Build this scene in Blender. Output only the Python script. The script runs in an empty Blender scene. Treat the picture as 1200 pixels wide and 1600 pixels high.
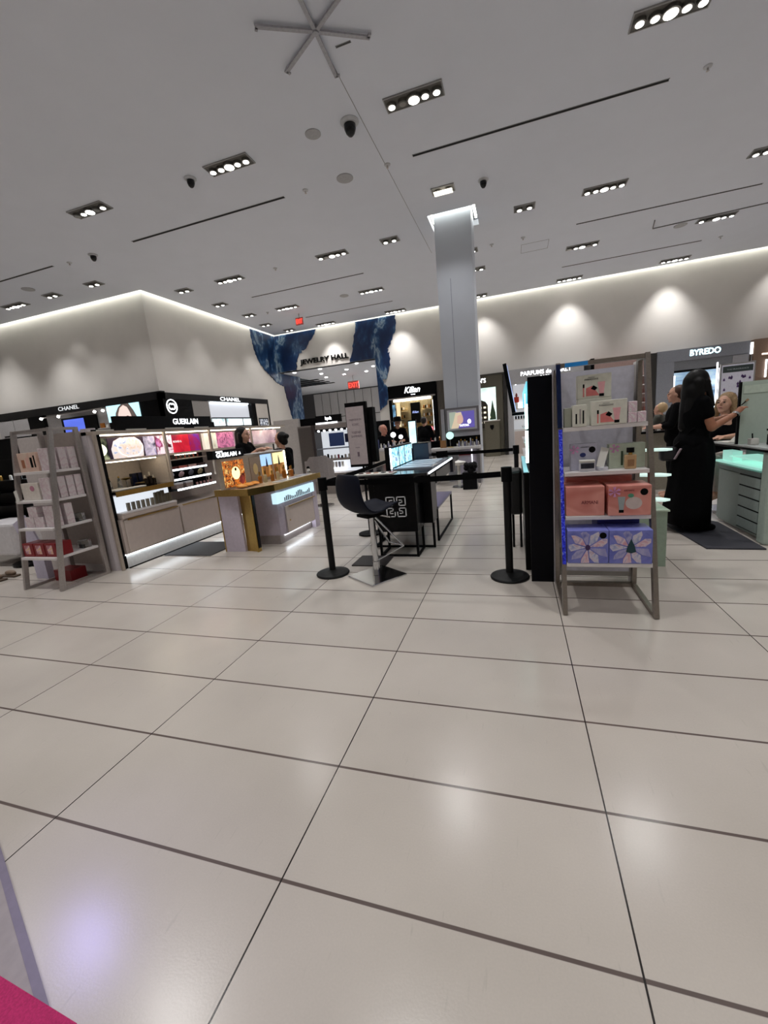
import bpy, bmesh, math, random
from mathutils import Vector, Matrix, Euler
random.seed(7)
PI = math.pi
SC = bpy.context.scene
COL = SC.collection

# ---------------------------------------------------------------- camera
H = 1.42
yaw, pit, rol, FPX = -0.317111909, -0.195698165, -0.0924346629, 650.53
Fv = Vector((math.sin(yaw)*math.cos(pit), math.cos(yaw)*math.cos(pit), math.sin(pit)))
Rv = Vector((math.cos(yaw), -math.sin(yaw), 0)); Uv = Rv.cross(Fv)
cr, sr = math.cos(rol), math.sin(rol)
R2 = Rv*cr + Uv*sr; U2 = -Rv*sr + Uv*cr
cam = bpy.data.cameras.new('camera'); co = bpy.data.objects.new('camera', cam); COL.objects.link(co)
m = Matrix((R2, U2, -Fv)).transposed().to_4x4(); m.translation = Vector((0, 0, H)); co.matrix_world = m
cam.sensor_fit = 'VERTICAL'; cam.sensor_height = 24; cam.lens = 24*FPX/1600; cam.clip_start = 0.02; cam.clip_end = 200
SC.camera = co
# ---------------------------------------------------------------- world and exposure
W = bpy.data.worlds.new('world'); SC.world = W; W.use_nodes = True
W.node_tree.nodes['Background'].inputs[0].default_value = (0.8, 0.85, 0.9, 1)
W.node_tree.nodes['Background'].inputs[1].default_value = 0.05
SC.view_settings.view_transform = 'Standard'; SC.view_settings.look = 'None'
SC.view_settings.gamma = 1.0; SC.view_settings.use_curve_mapping = False
SC.view_settings.exposure = 0.0
HC = 5.9          # ceiling height
SPOT5, SPOT2 = 270, 115   # watts of the recessed ceiling lamps
LAMPC = (1.0, 0.985, 0.965)

# ---------------------------------------------------------------- helpers
def s2l(v):
    v /= 255.0
    return v/12.92 if v <= 0.04045 else ((v+0.055)/1.055)**2.4
def c(r, g, b): return (s2l(r), s2l(g), s2l(b), 1)
MATS = {}
def mat(name, col, rough=0.5, metal=0.0, var=0.06, scale=30, coat=0.0, trans=0.0, bump=0.0, ior=1.45, spec=0.5):
    if name in MATS: return MATS[name]
    M = bpy.data.materials.new(name); M.use_nodes = True; nt = M.node_tree; b = nt.nodes['Principled BSDF']
    tc = nt.nodes.new('ShaderNodeTexCoord'); nz = nt.nodes.new('ShaderNodeTexNoise'); nz.inputs['Scale'].default_value = scale
    nz.inputs['Detail'].default_value = 3
    nt.links.new(tc.outputs['Object'], nz.inputs['Vector'])
    rp = nt.nodes.new('ShaderNodeValToRGB')
    rp.color_ramp.elements[0].position = 0.3; rp.color_ramp.elements[1].position = 0.7
    rp.color_ramp.elements[0].color = tuple(min(1, x*(1-var)) for x in col[:3])+(1,)
    rp.color_ramp.elements[1].color = tuple(min(1, x*(1+var)) for x in col[:3])+(1,)
    nt.links.new(nz.outputs['Fac'], rp.inputs[0]); nt.links.new(rp.outputs[0], b.inputs['Base Color'])
    b.inputs['Roughness'].default_value = rough; b.inputs['Metallic'].default_value = metal
    b.inputs['Coat Weight'].default_value = coat; b.inputs['Transmission Weight'].default_value = trans
    b.inputs['IOR'].default_value = ior; b.inputs['Specular IOR Level'].default_value = spec
    if bump:
        bp = nt.nodes.new('ShaderNodeBump'); bp.inputs['Strength'].default_value = bump; bp.inputs['Distance'].default_value = 0.01
        nt.links.new(nz.outputs['Fac'], bp.inputs['Height']); nt.links.new(bp.outputs[0], b.inputs['Normal'])
    MATS[name] = M; return M
def emi(name, col, st):
    if name in MATS: return MATS[name]
    M = bpy.data.materials.new(name); M.use_nodes = True; nt = M.node_tree; b = nt.nodes['Principled BSDF']
    b.inputs['Base Color'].default_value = tuple(x*0.5 for x in col[:3])+(1,)
    b.inputs['Emission Color'].default_value = col; b.inputs['Emission Strength'].default_value = st
    MATS[name] = M; return M
def art(name, cols, scale=4, st=0.0, dist=0.0, detail=3, kind='noise', rough=0.35, stretch=(1, 1, 1)):
    """printed or lit artwork: colours laid out by a procedural texture; st > 0 for a lit screen"""
    if name in MATS: return MATS[name]
    M = bpy.data.materials.new(name); M.use_nodes = True; nt = M.node_tree; b = nt.nodes['Principled BSDF']
    tc = nt.nodes.new('ShaderNodeTexCoord'); mp = nt.nodes.new('ShaderNodeMapping'); mp.inputs['Scale'].default_value = stretch
    nt.links.new(tc.outputs['Object'], mp.inputs['Vector'])
    if kind == 'voronoi':
        nz = nt.nodes.new('ShaderNodeTexVoronoi'); nz.inputs['Scale'].default_value = scale; out = nz.outputs['Distance']
    elif kind == 'wave':
        nz = nt.nodes.new('ShaderNodeTexWave'); nz.inputs['Scale'].default_value = scale; nz.inputs['Distortion'].default_value = dist
        nz.inputs['Detail'].default_value = detail; out = nz.outputs['Fac']
    else:
        nz = nt.nodes.new('ShaderNodeTexNoise'); nz.inputs['Scale'].default_value = scale; nz.inputs['Detail'].default_value = detail
        nz.inputs['Distortion'].default_value = dist; out = nz.outputs['Fac']
    nt.links.new(mp.outputs[0], nz.inputs['Vector'])
    rp = nt.nodes.new('ShaderNodeValToRGB'); e = rp.color_ramp.elements
    lo, hi = (0.3, 0.7) if kind == 'noise' else (0.0, 1.0)
    while len(e) < len(cols): e.new(0.5)
    for i, cc in enumerate(cols):
        e[i].position = lo+(hi-lo)*i/(len(cols)-1); e[i].color = cc
    nt.links.new(out, rp.inputs[0]); nt.links.new(rp.outputs[0], b.inputs['Base Color']); b.inputs['Roughness'].default_value = rough
    if st > 0:
        nt.links.new(rp.outputs[0], b.inputs['Emission Color']); b.inputs['Emission Strength'].default_value = st
    MATS[name] = M; return M

def wm(o):
    mm = o.matrix_basis.copy()
    while o.parent: o = o.parent; mm = o.matrix_basis @ mm
    return mm
def B(): return bmesh.new()
def box(bm, x0, x1, y0, y1, z0, z1, bev=0.0):
    r = bmesh.ops.create_cube(bm, size=1.0)
    vs = r['verts']
    for v in vs:
        v.co = Vector(((x0+x1)/2+v.co.x*(x1-x0), (y0+y1)/2+v.co.y*(y1-y0), (z0+z1)/2+v.co.z*(z1-z0)))
    if bev > 0:
        es = list({e for v in vs for e in v.link_edges})
        bmesh.ops.bevel(bm, geom=es, offset=bev, segments=2, profile=0.5, affect='EDGES')
    return bm
def bar(bm, p, q, w, d=None, up=(0, 0, 1)):
    """rectangular bar from p to q"""
    d = d or w; p = Vector(p); q = Vector(q); a = (q-p).normalized(); u = Vector(up)
    if abs(a.dot(u)) > 0.99: u = Vector((0, 1, 0))
    s = a.cross(u).normalized(); t = s.cross(a)
    vs = []
    for e in (p, q):
        for i, j in ((-1, -1), (1, -1), (1, 1), (-1, 1)): vs.append(bm.verts.new(e+s*i*w/2+t*j*d/2))
    for f in ((3, 2, 1, 0), (4, 5, 6, 7), (0, 1, 5, 4), (1, 2, 6, 5), (2, 3, 7, 6), (3, 0, 4, 7)):
        bm.faces.new([vs[k] for k in f])
    return bm
def cyl(bm, p, q, r0, r1=None, n=16, caps=True):
    r1 = r0 if r1 is None else r1; p = Vector(p); q = Vector(q); a = (q-p)
    L = a.length
    if L < 1e-6: return bm
    rot = a.to_track_quat('Z', 'Y').to_matrix().to_4x4(); rot.translation = (p+q)/2
    bmesh.ops.create_cone(bm, cap_ends=caps, segments=n, radius1=r0, radius2=r1, depth=L, matrix=rot)
    return bm
def sph(bm, ctr, r, n=12, rot=None):
    if not hasattr(r, '__len__'): r = (r, r, r)
    mm = Matrix.Translation(ctr) @ (rot.to_4x4() if rot else Matrix.Identity(4)) @ Matrix.Diagonal((*r, 1))
    bmesh.ops.create_uvsphere(bm, u_segments=n, v_segments=max(6, n*2//3), radius=1, matrix=mm); return bm
def lathe(bm, x, y, prof, n=20):
    rings = []
    for r, z in prof:
        rings.append([bm.verts.new((x+max(r, 1e-4)*math.cos(2*PI*k/n), y+max(r, 1e-4)*math.sin(2*PI*k/n), z)) for k in range(n)])
    for a, b in zip(rings, rings[1:]):
        for k in range(n): bm.faces.new((a[k], a[(k+1) % n], b[(k+1) % n], b[k]))
    bm.faces.new(rings[0][::-1]); bm.faces.new(rings[-1]); return bm
def prism(bm, poly, z0, z1):
    a = [bm.verts.new((x, y, z0)) for x, y in poly]; b = [bm.verts.new((x, y, z1)) for x, y in poly]
    n = len(poly); bm.faces.new(a[::-1]); bm.faces.new(b)
    for i in range(n): bm.faces.new((a[i], a[(i+1) % n], b[(i+1) % n], b[i]))
    return bm
FR = {'S': (Vector((1, 0, 0)), Vector((0, -1, 0))), 'E': (Vector((0, 1, 0)), Vector((1, 0, 0))),
      'W': (Vector((0, -1, 0)), Vector((-1, 0, 0))), 'N': (Vector((-1, 0, 0)), Vector((0, 1, 0)))}
def slab(bm, face, org, poly, th):
    """flat shape standing upright on a wall that faces `face`; poly in (right, up) metres from org; thickness outward"""
    r, n = FR[face]; org = Vector(org); up = Vector((0, 0, 1))
    a = [bm.verts.new(org+r*x+up*z) for x, z in poly]; b = [bm.verts.new(org+r*x+up*z+n*th) for x, z in poly]
    k = len(poly); bm.faces.new(a[::-1]); bm.faces.new(b)
    for i in range(k): bm.faces.new((a[i], a[(i+1) % k], b[(i+1) % k], b[i]))
    return bm
def ell(cx, cz, rx, rz, n=20, a0=0, a1=2*PI):
    return [(cx+rx*math.cos(a0+(a1-a0)*i/n), cz+rz*math.sin(a0+(a1-a0)*i/n)) for i in range(n)]
def rect(x0, x1, z0, z1): return [(x0, z0), (x1, z0), (x1, z1), (x0, z1)]
def obj(name, bm, m, parent=None, smooth=False, kind=None, label=None):
    bmesh.ops.recalc_face_normals(bm, faces=bm.faces)
    me = bpy.data.meshes.new(name); bm.to_mesh(me); bm.free()
    if smooth:
        for p in me.polygons: p.use_smooth = True
    me.materials.append(m)
    o = bpy.data.objects.new(name, me); COL.objects.link(o)
    if parent:
        me.transform(wm(parent).inverted()); o.parent = parent
    if kind: o['kind'] = kind
    if label: o['label'] = label
    return o
def struct(name, bm, m, parent=None): return obj(name, bm, m, parent, kind=None if parent else 'structure')
def tag(o, label, cat, group=None):
    o['label'] = label; o['category'] = cat
    if group: o['group'] = group
    return o
def thing(name, label, cat, loc=(0, 0, 0), rz=0, group=None):
    o = bpy.data.objects.new(name, None); COL.objects.link(o); o.location = loc; o.rotation_euler = (0, 0, rz)
    o.empty_display_size = 0.1
    return tag(o, label, cat, group)
def dup(root, loc, rz=None, label=None, group=None, par=None):
    r = root.copy(); COL.objects.link(r)
    if par is None:
        r.location = loc
        if rz is not None: r.rotation_euler = (0, 0, rz)
        if label: r['label'] = label
        if group: r['group'] = group
    else: r.parent = par
    for ch in root.children: dup(ch, None, par=r)
    return r
FONT = None
def lettering(s, face, org, width, height, m, parent, name='lettering', th=0.004, bold=0.0, label=None, shear=0.0):
    """raised lettering centred on org (right, up) of a surface facing `face`, fitted to width x height"""
    cu = bpy.data.curves.new(name, 'FONT'); cu.body = s; cu.extrude = 0.002; cu.offset = bold; cu.align_x = 'CENTER'; cu.shear = shear
    cu.resolution_u = 3
    t = bpy.data.objects.new(name, cu); me = bpy.data.meshes.new_from_object(t); bpy.data.objects.remove(t); bpy.data.curves.remove(cu)
    xs = [v.co.x for v in me.vertices]; ys = [v.co.y for v in me.vertices]
    w = max(xs)-min(xs); h = max(ys)-min(ys); cx = (max(xs)+min(xs))/2; cy = (max(ys)+min(ys))/2
    r, n = FR[face]; org = Vector(org); up = Vector((0, 0, 1))
    for v in me.vertices:
        v.co = org + r*((v.co.x-cx)*width/w) + up*((v.co.y-cy)*height/h) + n*(0.001+(v.co.z+0.002)/0.004*th)
    me.materials.append(m)
    o = bpy.data.objects.new(name, me); COL.objects.link(o)
    if parent: me.transform(wm(parent).inverted()); o.parent = parent
    if label: o['label'] = label
    return o
def spot(loc, power, size=1.9, blend=0.9, rad=0.07, col=LAMPC, tgt=None):
    L = bpy.data.lights.new('lamp_light', 'SPOT'); L.energy = power; L.spot_size = size; L.spot_blend = blend
    L.shadow_soft_size = rad; L.color = col
    o = bpy.data.objects.new('lamp_light', L); COL.objects.link(o); o.location = loc
    if tgt is not None: o.rotation_euler = (Vector(tgt)-Vector(loc)).to_track_quat('-Z', 'Y').to_euler()
    return o
def area(loc, sx, sy, power, col, tgt, par=None):
    L = bpy.data.lights.new('strip_light', 'AREA'); L.shape = 'RECTANGLE'; L.size = sx; L.size_y = sy; L.energy = power; L.color = col
    o = bpy.data.objects.new('strip_light', L); COL.objects.link(o); o.location = loc
    o.rotation_euler = (Vector(tgt)-Vector(loc)).to_track_quat('-Z', 'Y').to_euler(); return o
ORD = ['first', 'second', 'third', 'fourth', 'fifth', 'sixth', 'seventh', 'eighth', 'ninth', 'tenth', 'eleventh', 'twelfth']

# ---------------------------------------------------------------- common materials
white = mat('white paint', c(214, 212, 206), 0.75, var=0.015, scale=4)
wallm = mat('warm white wall', c(222, 218, 213), 0.8, var=0.015, scale=3)
ceilm = mat('ceiling paint', c(216, 220, 230), 0.85, var=0.012, scale=2)
black = mat('black lacquer', c(7, 7, 9), 0.3, var=0.15, scale=12, spec=0.16)
blackm = mat('matt black', c(8, 8, 10), 0.6, var=0.15, spec=0.12)
steel = mat('brushed steel', c(186, 180, 178), 0.34, 0.8, var=0.08, scale=60)
chrome = mat('chrome', c(205, 207, 210), 0.12, 1.0, var=0.02)
brass = mat('polished brass', c(190, 160, 96), 0.28, 1.0, var=0.06)
beige = mat('taupe laminate', c(204, 191, 184), 0.45, var=0.03, scale=18)
taupe = mat('light taupe panel', c(205, 198, 192), 0.5, var=0.025, scale=14)
shelfw = mat('white shelf board', c(225, 220, 220), 0.35, var=0.02)
skinm = mat('skin', c(205, 158, 135), 0.5, var=0.05)
skind = mat('tan skin', c(165, 112, 86), 0.5, var=0.05)
hairb = mat('black hair', c(8, 7, 7), 0.5, var=0.4, scale=90, spec=0.25)
hairl = mat('blonde hair', c(150, 122, 88), 0.5, var=0.3, scale=80)
cloth = mat('black cloth', c(6, 6, 8), 0.9, var=0.2, scale=60, spec=0.1)
denim = mat('dark navy cloth', c(20, 26, 46), 0.85, var=0.2, scale=50)
lit = emi('lit letters', (0.95, 0.97, 1, 1), 3.0)
litdim = emi('soft lit letters', (0.8, 0.82, 0.84, 1), 1.0)
glass = mat('clear glass', c(235, 240, 240), 0.04, 0, var=0.0, trans=0.95)
navy = mat('navy glass', c(16, 24, 52), 0.2)
gold = mat('gold metal', c(205, 165, 90), 0.25, 1.0)
amber = mat('amber perfume', c(190, 120, 50), 0.1, trans=0.4)
# ================================================================ the setting
# floor: cream slabs with joints every 1.0465 m across and 0.4788 m along
def floor_material():
    M = bpy.data.materials.new('cream stone floor'); M.use_nodes = True; nt = M.node_tree; N = nt.nodes; Lk = nt.links
    b = N['Principled BSDF']; tc = N.new('ShaderNodeTexCoord'); sx = N.new('ShaderNodeSeparateXYZ'); Lk.new(tc.outputs['Object'], sx.inputs[0])
    def mth(op, a, bb=None):
        n = N.new('ShaderNodeMath'); n.operation = op
        for i, v in enumerate((a, bb)):
            if v is None: continue
            if isinstance(v, (int, float)): n.inputs[i].default_value = v
            else: Lk.new(v, n.inputs[i])
        return n.outputs[0]
    def joint(out, off, per, w):
        t = mth('DIVIDE', mth('SUBTRACT', out, off-0.5*per), per)
        d = mth('MULTIPLY', mth('ABSOLUTE', mth('SUBTRACT', mth('SUBTRACT', t, mth('FLOOR', t)), 0.5)), per)
        r = N.new('ShaderNodeMapRange'); r.inputs[1].default_value = w*0.45; r.inputs[2].default_value = w*0.62
        r.inputs[3].default_value = 1; r.inputs[4].default_value = 0; Lk.new(d, r.inputs[0]); return r.outputs[0]
    ja = joint(sx.outputs[0], -0.7741, 1.0465, 0.0052); jb = joint(sx.outputs[1], 0.9209, 0.47882, 0.011)
    # stone colour
    n1 = N.new('ShaderNodeTexNoise'); n1.inputs['Scale'].default_value = 1.2; n1.inputs['Detail'].default_value = 4; Lk.new(tc.outputs['Object'], n1.inputs['Vector'])
    n2 = N.new('ShaderNodeTexNoise'); n2.inputs['Scale'].default_value = 160; n2.inputs['Detail'].default_value = 2; Lk.new(tc.outputs['Object'], n2.inputs['Vector'])
    r1 = N.new('ShaderNodeValToRGB'); r1.color_ramp.elements[0].color = c(184, 176, 168); r1.color_ramp.elements[1].color = c(197, 189, 181)
    r1.color_ramp.elements[0].position = 0.3; r1.color_ramp.elements[1].position = 0.7; Lk.new(n1.outputs['Fac'], r1.inputs[0])
    # per-slab tone
    ia = mth('FLOOR', mth('DIVIDE', mth('SUBTRACT', sx.outputs[0], -0.7741), 1.0465)); ib = mth('FLOOR', mth('DIVIDE', mth('SUBTRACT', sx.outputs[1], 0.9209), 0.47882))
    cb = N.new('ShaderNodeCombineXYZ'); Lk.new(ia, cb.inputs[0]); Lk.new(ib, cb.inputs[1])
    wn = N.new('ShaderNodeTexWhiteNoise'); Lk.new(cb.outputs[0], wn.inputs['Vector'])
    tone = mth('ADD', mth('MULTIPLY', wn.outputs['Value'], 0.05), 0.95)
    tone = mth('MULTIPLY', tone, mth('ADD', mth('MULTIPLY', n2.outputs['Fac'], 0.10), 0.95))
    # fine streaky marks along the slabs
    mp = N.new('ShaderNodeMapping'); mp.inputs['Scale'].default_value = (26, 3.2, 1); mp.inputs['Rotation'].default_value = (0, 0, 0.25); Lk.new(tc.outputs['Object'], mp.inputs['Vector'])
    n3 = N.new('ShaderNodeTexNoise'); n3.inputs['Scale'].default_value = 2.4; n3.inputs['Detail'].default_value = 4; Lk.new(mp.outputs[0], n3.inputs['Vector'])
    r3 = N.new('ShaderNodeMapRange'); r3.inputs[1].default_value = 0.66; r3.inputs[2].default_value = 0.78; r3.inputs[3].default_value = 1; r3.inputs[4].default_value = 0.88; Lk.new(n3.outputs['Fac'], r3.inputs[0])
    tone = mth('MULTIPLY', tone, r3.outputs[0])
    mx = N.new('ShaderNodeVectorMath'); mx.operation = 'SCALE'; Lk.new(r1.outputs[0], mx.inputs[0]); Lk.new(tone, mx.inputs['Scale'])
    m1 = N.new('ShaderNodeMix'); m1.data_type = 'RGBA'; Lk.new(jb, m1.inputs[0]); Lk.new(mx.outputs[0], m1.inputs[6]); m1.inputs[7].default_value = c(92, 80, 76)
    m2 = N.new('ShaderNodeMix'); m2.data_type = 'RGBA'; Lk.new(ja, m2.inputs[0]); Lk.new(m1.outputs[2], m2.inputs[6]); m2.inputs[7].default_value = c(28, 22, 20)
    Lk.new(m2.outputs[2], b.inputs['Base Color'])
    rr = mth('ADD', mth('MULTIPLY', n1.outputs['Fac'], 0.10), 0.17); Lk.new(rr, b.inputs['Roughness'])
    bp = N.new('ShaderNodeBump'); bp.inputs['Strength'].default_value = 0.02; bp.inputs['Distance'].default_value = 0.01; Lk.new(n2.outputs['Fac'], bp.inputs['Height']); Lk.new(bp.outputs[0], b.inputs['Normal'])
    return M
X0, X1, Y0 = -20.0, 11.0, -5.0
struct('floor', box(B(), X0, X1, Y0, 26, -0.1, 0), floor_material())

# ceiling slab: stops short of the walls so the cove lights shine down the gap, and around the column
G = 0.14
bm = B()
WX, WY1, WY3 = -10.15, 10.45, 17.5     # wall planes
cx0, cx1, cy0, cy1 = -1.6, -0.8, 10.3, 11.05   # column
g = 0.12
def cslab(x0, x1, y0, y1): box(bm, x0, x1, y0, y1, HC, HC+0.12)
cslab(X0, WX+G, Y0, WY1-G)
cslab(WX+G, cx0-g, Y0, WY3-G); cslab(cx1+g, X1, Y0, WY3-G)
cslab(cx0-g, cx1+g, Y0, cy0-g); cslab(cx0-g, cx1+g, cy1+g, WY3-G)
struct('ceiling', bm, ceilm)
struct('ceiling_upper', box(B(), X0, X1, Y0, 18.5, HC+0.42, HC+0.5), ceilm)
HT = HC+0.42
struct('wall_left_front', box(B(), X0, WX, WY1, WY1+0.2, 0, HT), wallm)
struct('wall_left_side', box(B(), WX-0.2, WX, WY1+0.2, 19.5, 0, HT), wallm)
OPX = -5.5
struct('wall_back', box(box(B(), OPX, X1, WY3, WY3+0.3, 0, HT), WX, OPX, WY3, WY3+0.3, 4.33, HT), wallm)
struct('wall_right', box(B(), X1, X1+0.2, Y0, 26, 0, HT), wallm)
struct('wall_far_left', box(B(), X0-0.2, X0, Y0, WY1, 0, HT), wallm)
struct('wall_front', box(B(), X0, X1, Y0-0.2, Y0, 0, HT), wallm)
# the jewelry hall beyond the opening
jh = mat('hall soffit', c(206, 212, 222), 0.8, var=0.01)
struct('ceiling_passage', box(B(), -10.35, -5.2, WY3+0.001, 23.2, 4.33, 4.45), jh)
struct('ceiling_hall', box(B(), -16, -2, 23.2, 30, 4.33, 4.45), jh)
struct('wall_hall_back', box(B(), -16, -2, 28.0, 28.2, 0, 4.33), mat('hall wall dark', c(90, 90, 92), 0.7))
struct('wall_hall_side', box(B(), OPX, OPX+0.25, WY3+0.3, 23.2, 0, 4.33), mat('hall wall', c(186, 190, 194), .7))
bm = B()
for k in range(16):
    x = -13.6+k*0.62; box(bm, x, x+0.57, 27.9, 27.995, 0, 2.55); box(bm, x, x+0.57, 27.9, 27.995, 2.60, 4.25)
struct('trim_1', bm, mat('hall wall panels', c(196, 196, 198), 0.6, var=0.05, scale=0.7))
bm = B()
for k in range(4): box(bm, -16, -9.9, 21.0+k*0.7, 21.2+k*0.7, 4.30, 4.328)
struct('trim_2', bm, blackm)
struct('floor_hall', box(B(), -16, -2, 26, 30, -0.1, 0), mat('hall floor', c(170, 160, 152), 0.3))
for i, (x, y) in enumerate([(-9.6, 18.0), (-8.3, 18.0), (-6.5, 17.9), (-8.9, 19.4), (-7.5, 19.2), (-6.2, 19.3), (-8.2, 20.6), (-7.0, 20.6), (-9.3, 20.8), (-6.0, 20.8)]):
    o = obj('hall_downlight', lathe(B(), x, y, [(0.001, 4.305), (0.07, 4.305), (0.075, 4.329), (0.001, 4.329)]), emi('downlight', (1, 0.97, 0.92, 1), 14))
    tag(o, 'small round downlight in the jewelry hall soffit, '+['front left', 'front middle', 'front right', 'second row left', 'second row middle', 'second row right', 'third row middle left', 'third row middle right', 'rearmost left', 'rearmost right'][i], 'ceiling light', 'round downlights in the jewelry hall soffit')
spot((-8, 19.5, 4.25), 450); spot((-8, 25.0, 4.2), 900); spot((-11, 25.0, 4.2), 900); spot((-7.5, 21.5, 4.25), 450)  # assumed lamps without fittings, added to brighten the passage and hall

# cove light strips hidden above the ceiling edge
cove = emi('cove strip', (1.0, 1.0, 0.86, 1), 10.5)
def cov(name, x0, x1, y0, y1):
    o = obj(name, box(B(), x0, x1, y0, y1, HC+0.28, HC+0.31), cove); return o
t = thing('cove_light_strip', 'glowing cove strip along the top of the plain wall at left', 'cove light', (-15, WY1-0.07, HC+0.28)); obj('led_strip', box(B(), X0, WX+0.1, WY1-0.13, WY1-0.05, HC+0.16, HC+0.18), cove, t)
t = thing('cove_light_strip', 'glowing cove strip above the wall running back towards the blue stone corner', 'cove light', (WX+0.07, 14, HC+0.28)); obj('led_strip', box(B(), WX+0.05, WX+0.13, WY1-0.1, WY3-0.1, HC+0.16, HC+0.18), cove, t)
t = thing('cove_light_strip', 'glowing cove strip along the top of the long back wall', 'cove light', (0, WY3-0.07, HC+0.28)); obj('led_strip', box(B(), WX+0.15, X1, WY3-0.13, WY3-0.05, HC+0.16, HC+0.18), cove, t)
t = thing('cove_light_ring', 'glowing cove around the head of the white column', 'cove light', (-1.2, 10.3, HC+0.2))
bm = B(); e = 0.03
box(bm, cx0-g+e, cx1+g-e, cy0-g+e, cy0-0.04, HC+0.10, HC+0.13); box(bm, cx1+0.04, cx1+g-e, cy0-0.04, cy1, HC+0.10, HC+0.13); box(bm, cx0-g+e, cx0-0.04, cy0-0.04, cy1, HC+0.10, HC+0.13)
obj('led_strip', bm, cove, t)
# column
t = thing('column', 'square white column rising to a glowing recess in the ceiling', 'column', ((cx0+cx1)/2, (cy0+cy1)/2, 0)); t['kind'] = 'structure'
colm = mat('column cladding', c(196, 202, 212), 0.55, var=0.015, scale=3)
obj('shaft', box(box(B(), cx0, (cx0+cx1)/2-0.10, cy0, cy1, 0, HC+0.4), (cx0+cx1)/2-0.10, cx1, cy0, cy1, 0, HC+0.4), colm, t)
obj('seam', box(B(), -1.306, -1.296, cy0-0.003, cy0, 0, 4.6), mat('seam grey', c(120, 128, 150), 0.6), t)

# (agate)
# blue agate stone cladding on both walls at the corner
def agate_material():
    M = bpy.data.materials.new('blue agate stone'); M.use_nodes = True; nt = M.node_tree; N = nt.nodes; Lk = nt.links; b = N['Principled BSDF']
    tc = N.new('ShaderNodeTexCoord'); mp = N.new('ShaderNodeMapping'); mp.inputs['Scale'].default_value = (0.55, 0.55, 0.34); Lk.new(tc.outputs['Object'], mp.inputs[0])
    nz = N.new('ShaderNodeTexNoise'); nz.inputs['Scale'].default_value = 1.1; nz.inputs['Detail'].default_value = 5; nz.inputs['Distortion'].default_value = 1.2; Lk.new(mp.outputs[0], nz.inputs['Vector'])
    w = N.new('ShaderNodeTexNoise'); w.inputs['Scale'].default_value = 5; w.inputs['Detail'].default_value = 4; w.inputs['Distortion'].default_value = 1.5; Lk.new(mp.outputs[0], w.inputs['Vector'])
    a = N.new('ShaderNodeMath'); a.operation = 'MULTIPLY'; Lk.new(nz.outputs['Fac'], a.inputs[0]); a.inputs[1].default_value = 3.6
    ad = N.new('ShaderNodeMath'); ad.operation = 'ADD'; Lk.new(a.outputs[0], ad.inputs[0]); Lk.new(w.outputs['Fac'], ad.inputs[1])
    pp = N.new('ShaderNodeMath'); pp.operation = 'PINGPONG'; Lk.new(ad.outputs[0], pp.inputs[0]); pp.inputs[1].default_value = 0.5
    dv = N.new('ShaderNodeMath'); dv.operation = 'MULTIPLY'; Lk.new(pp.outputs[0], dv.inputs[0]); dv.inputs[1].default_value = 2.0
    rp = N.new('ShaderNodeValToRGB'); e = rp.color_ramp.elements; e[0].color = c(14, 38, 78); e[1].color = c(150, 168, 184); e[1].position = 1.0
    for p, cc in ((0.4, c(20, 48, 90)), (0.68, c(36, 72, 116)), (0.85, c(76, 108, 142))): k = e.new(p); k.color = cc
    Lk.new(dv.outputs[0], rp.inputs[0]); Lk.new(rp.outputs[0], b.inputs['Base Color']); b.inputs['Roughness'].default_value = 0.3
    return M
ag = agate_material()
def jag(pts, amp=0.05, sub=5, closed_from=None):
    out = []
    for i in range(len(pts)-1):
        a, b = pts[i], pts[i+1]
        for k in range(sub):
            f = k/sub; j = amp if k else 0
            out.append((a[0]+(b[0]-a[0])*f+random.uniform(-j, j), a[1]+(b[1]-a[1])*f+random.uniform(-j, j)))
    out.append(pts[-1]); return out
t = thing('agate_cladding', 'jagged blue agate stone cladding wrapped round the wall corner left of the jewelry hall opening', 'wall cladding', (WX, WY3, 2.2))
edge = jag([(15.70, 5.88), (15.76, 5.47), (15.80, 5.10), (16.02, 4.70), (16.41, 4.33), (16.95, 4.06), (17.2, 3.9), (17.55, 3.80), (17.87, 3.77), (18.0, 3.14), (18.15, 2.56), (18.35, 2.2)], 0.035)
obj('left_panel', slab(B(), 'E', (WX, 0, 0), edge+[(19.45, 2.2), (19.45, 4.31), (17.46, 4.31), (17.46, 5.88)], 0.04), ag, t)
edge = jag([(-8.06, 5.88), (-8.32, 5.50), (-8.66, 5.15), (-9.0, 5.0), (-9.12, 4.68), (-9.21, 4.34)], 0.05)
obj('right_panel', slab(B(), 'S', (0, WY3, 0), edge+[(-10.1, 4.34), (-10.1, 5.88)], 0.04), ag, t)
t = thing('agate_cladding', 'tall blue agate stone slab with jagged edges right of the jewelry hall lettering', 'wall cladding', (OPX, WY3, 2.2))
eL = jag([(-6.63, 4.34), (-6.54, 4.6), (-6.36, 5.21), (-6.23, 5.88)], 0.04)
eR = jag([(-4.49, 5.88), (-4.53, 5.38), (-4.70, 4.97), (-4.95, 4.63), (-4.88, 4.45), (-4.87, 3.99), (-5.05, 3.51), (-5.26, 3.42), (-5.16, 3.26), (-5.05, 2.99), (-5.16, 2.43), (-5.48, 2.2)], 0.045)
obj('stone_panel', slab(B(), 'S', (0, WY3, 0), eL+eR+[(-5.5, 4.34)], 0.04), ag, t)
tag(lettering('JEWELRY HALL', 'S', (-7.83, WY3, 4.60), 2.3, 0.27, black, None, name='jewelry_hall_sign', th=0.05, bold=0.02), 'black JEWELRY HALL letters mounted on the white wall above the opening', 'sign')
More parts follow.
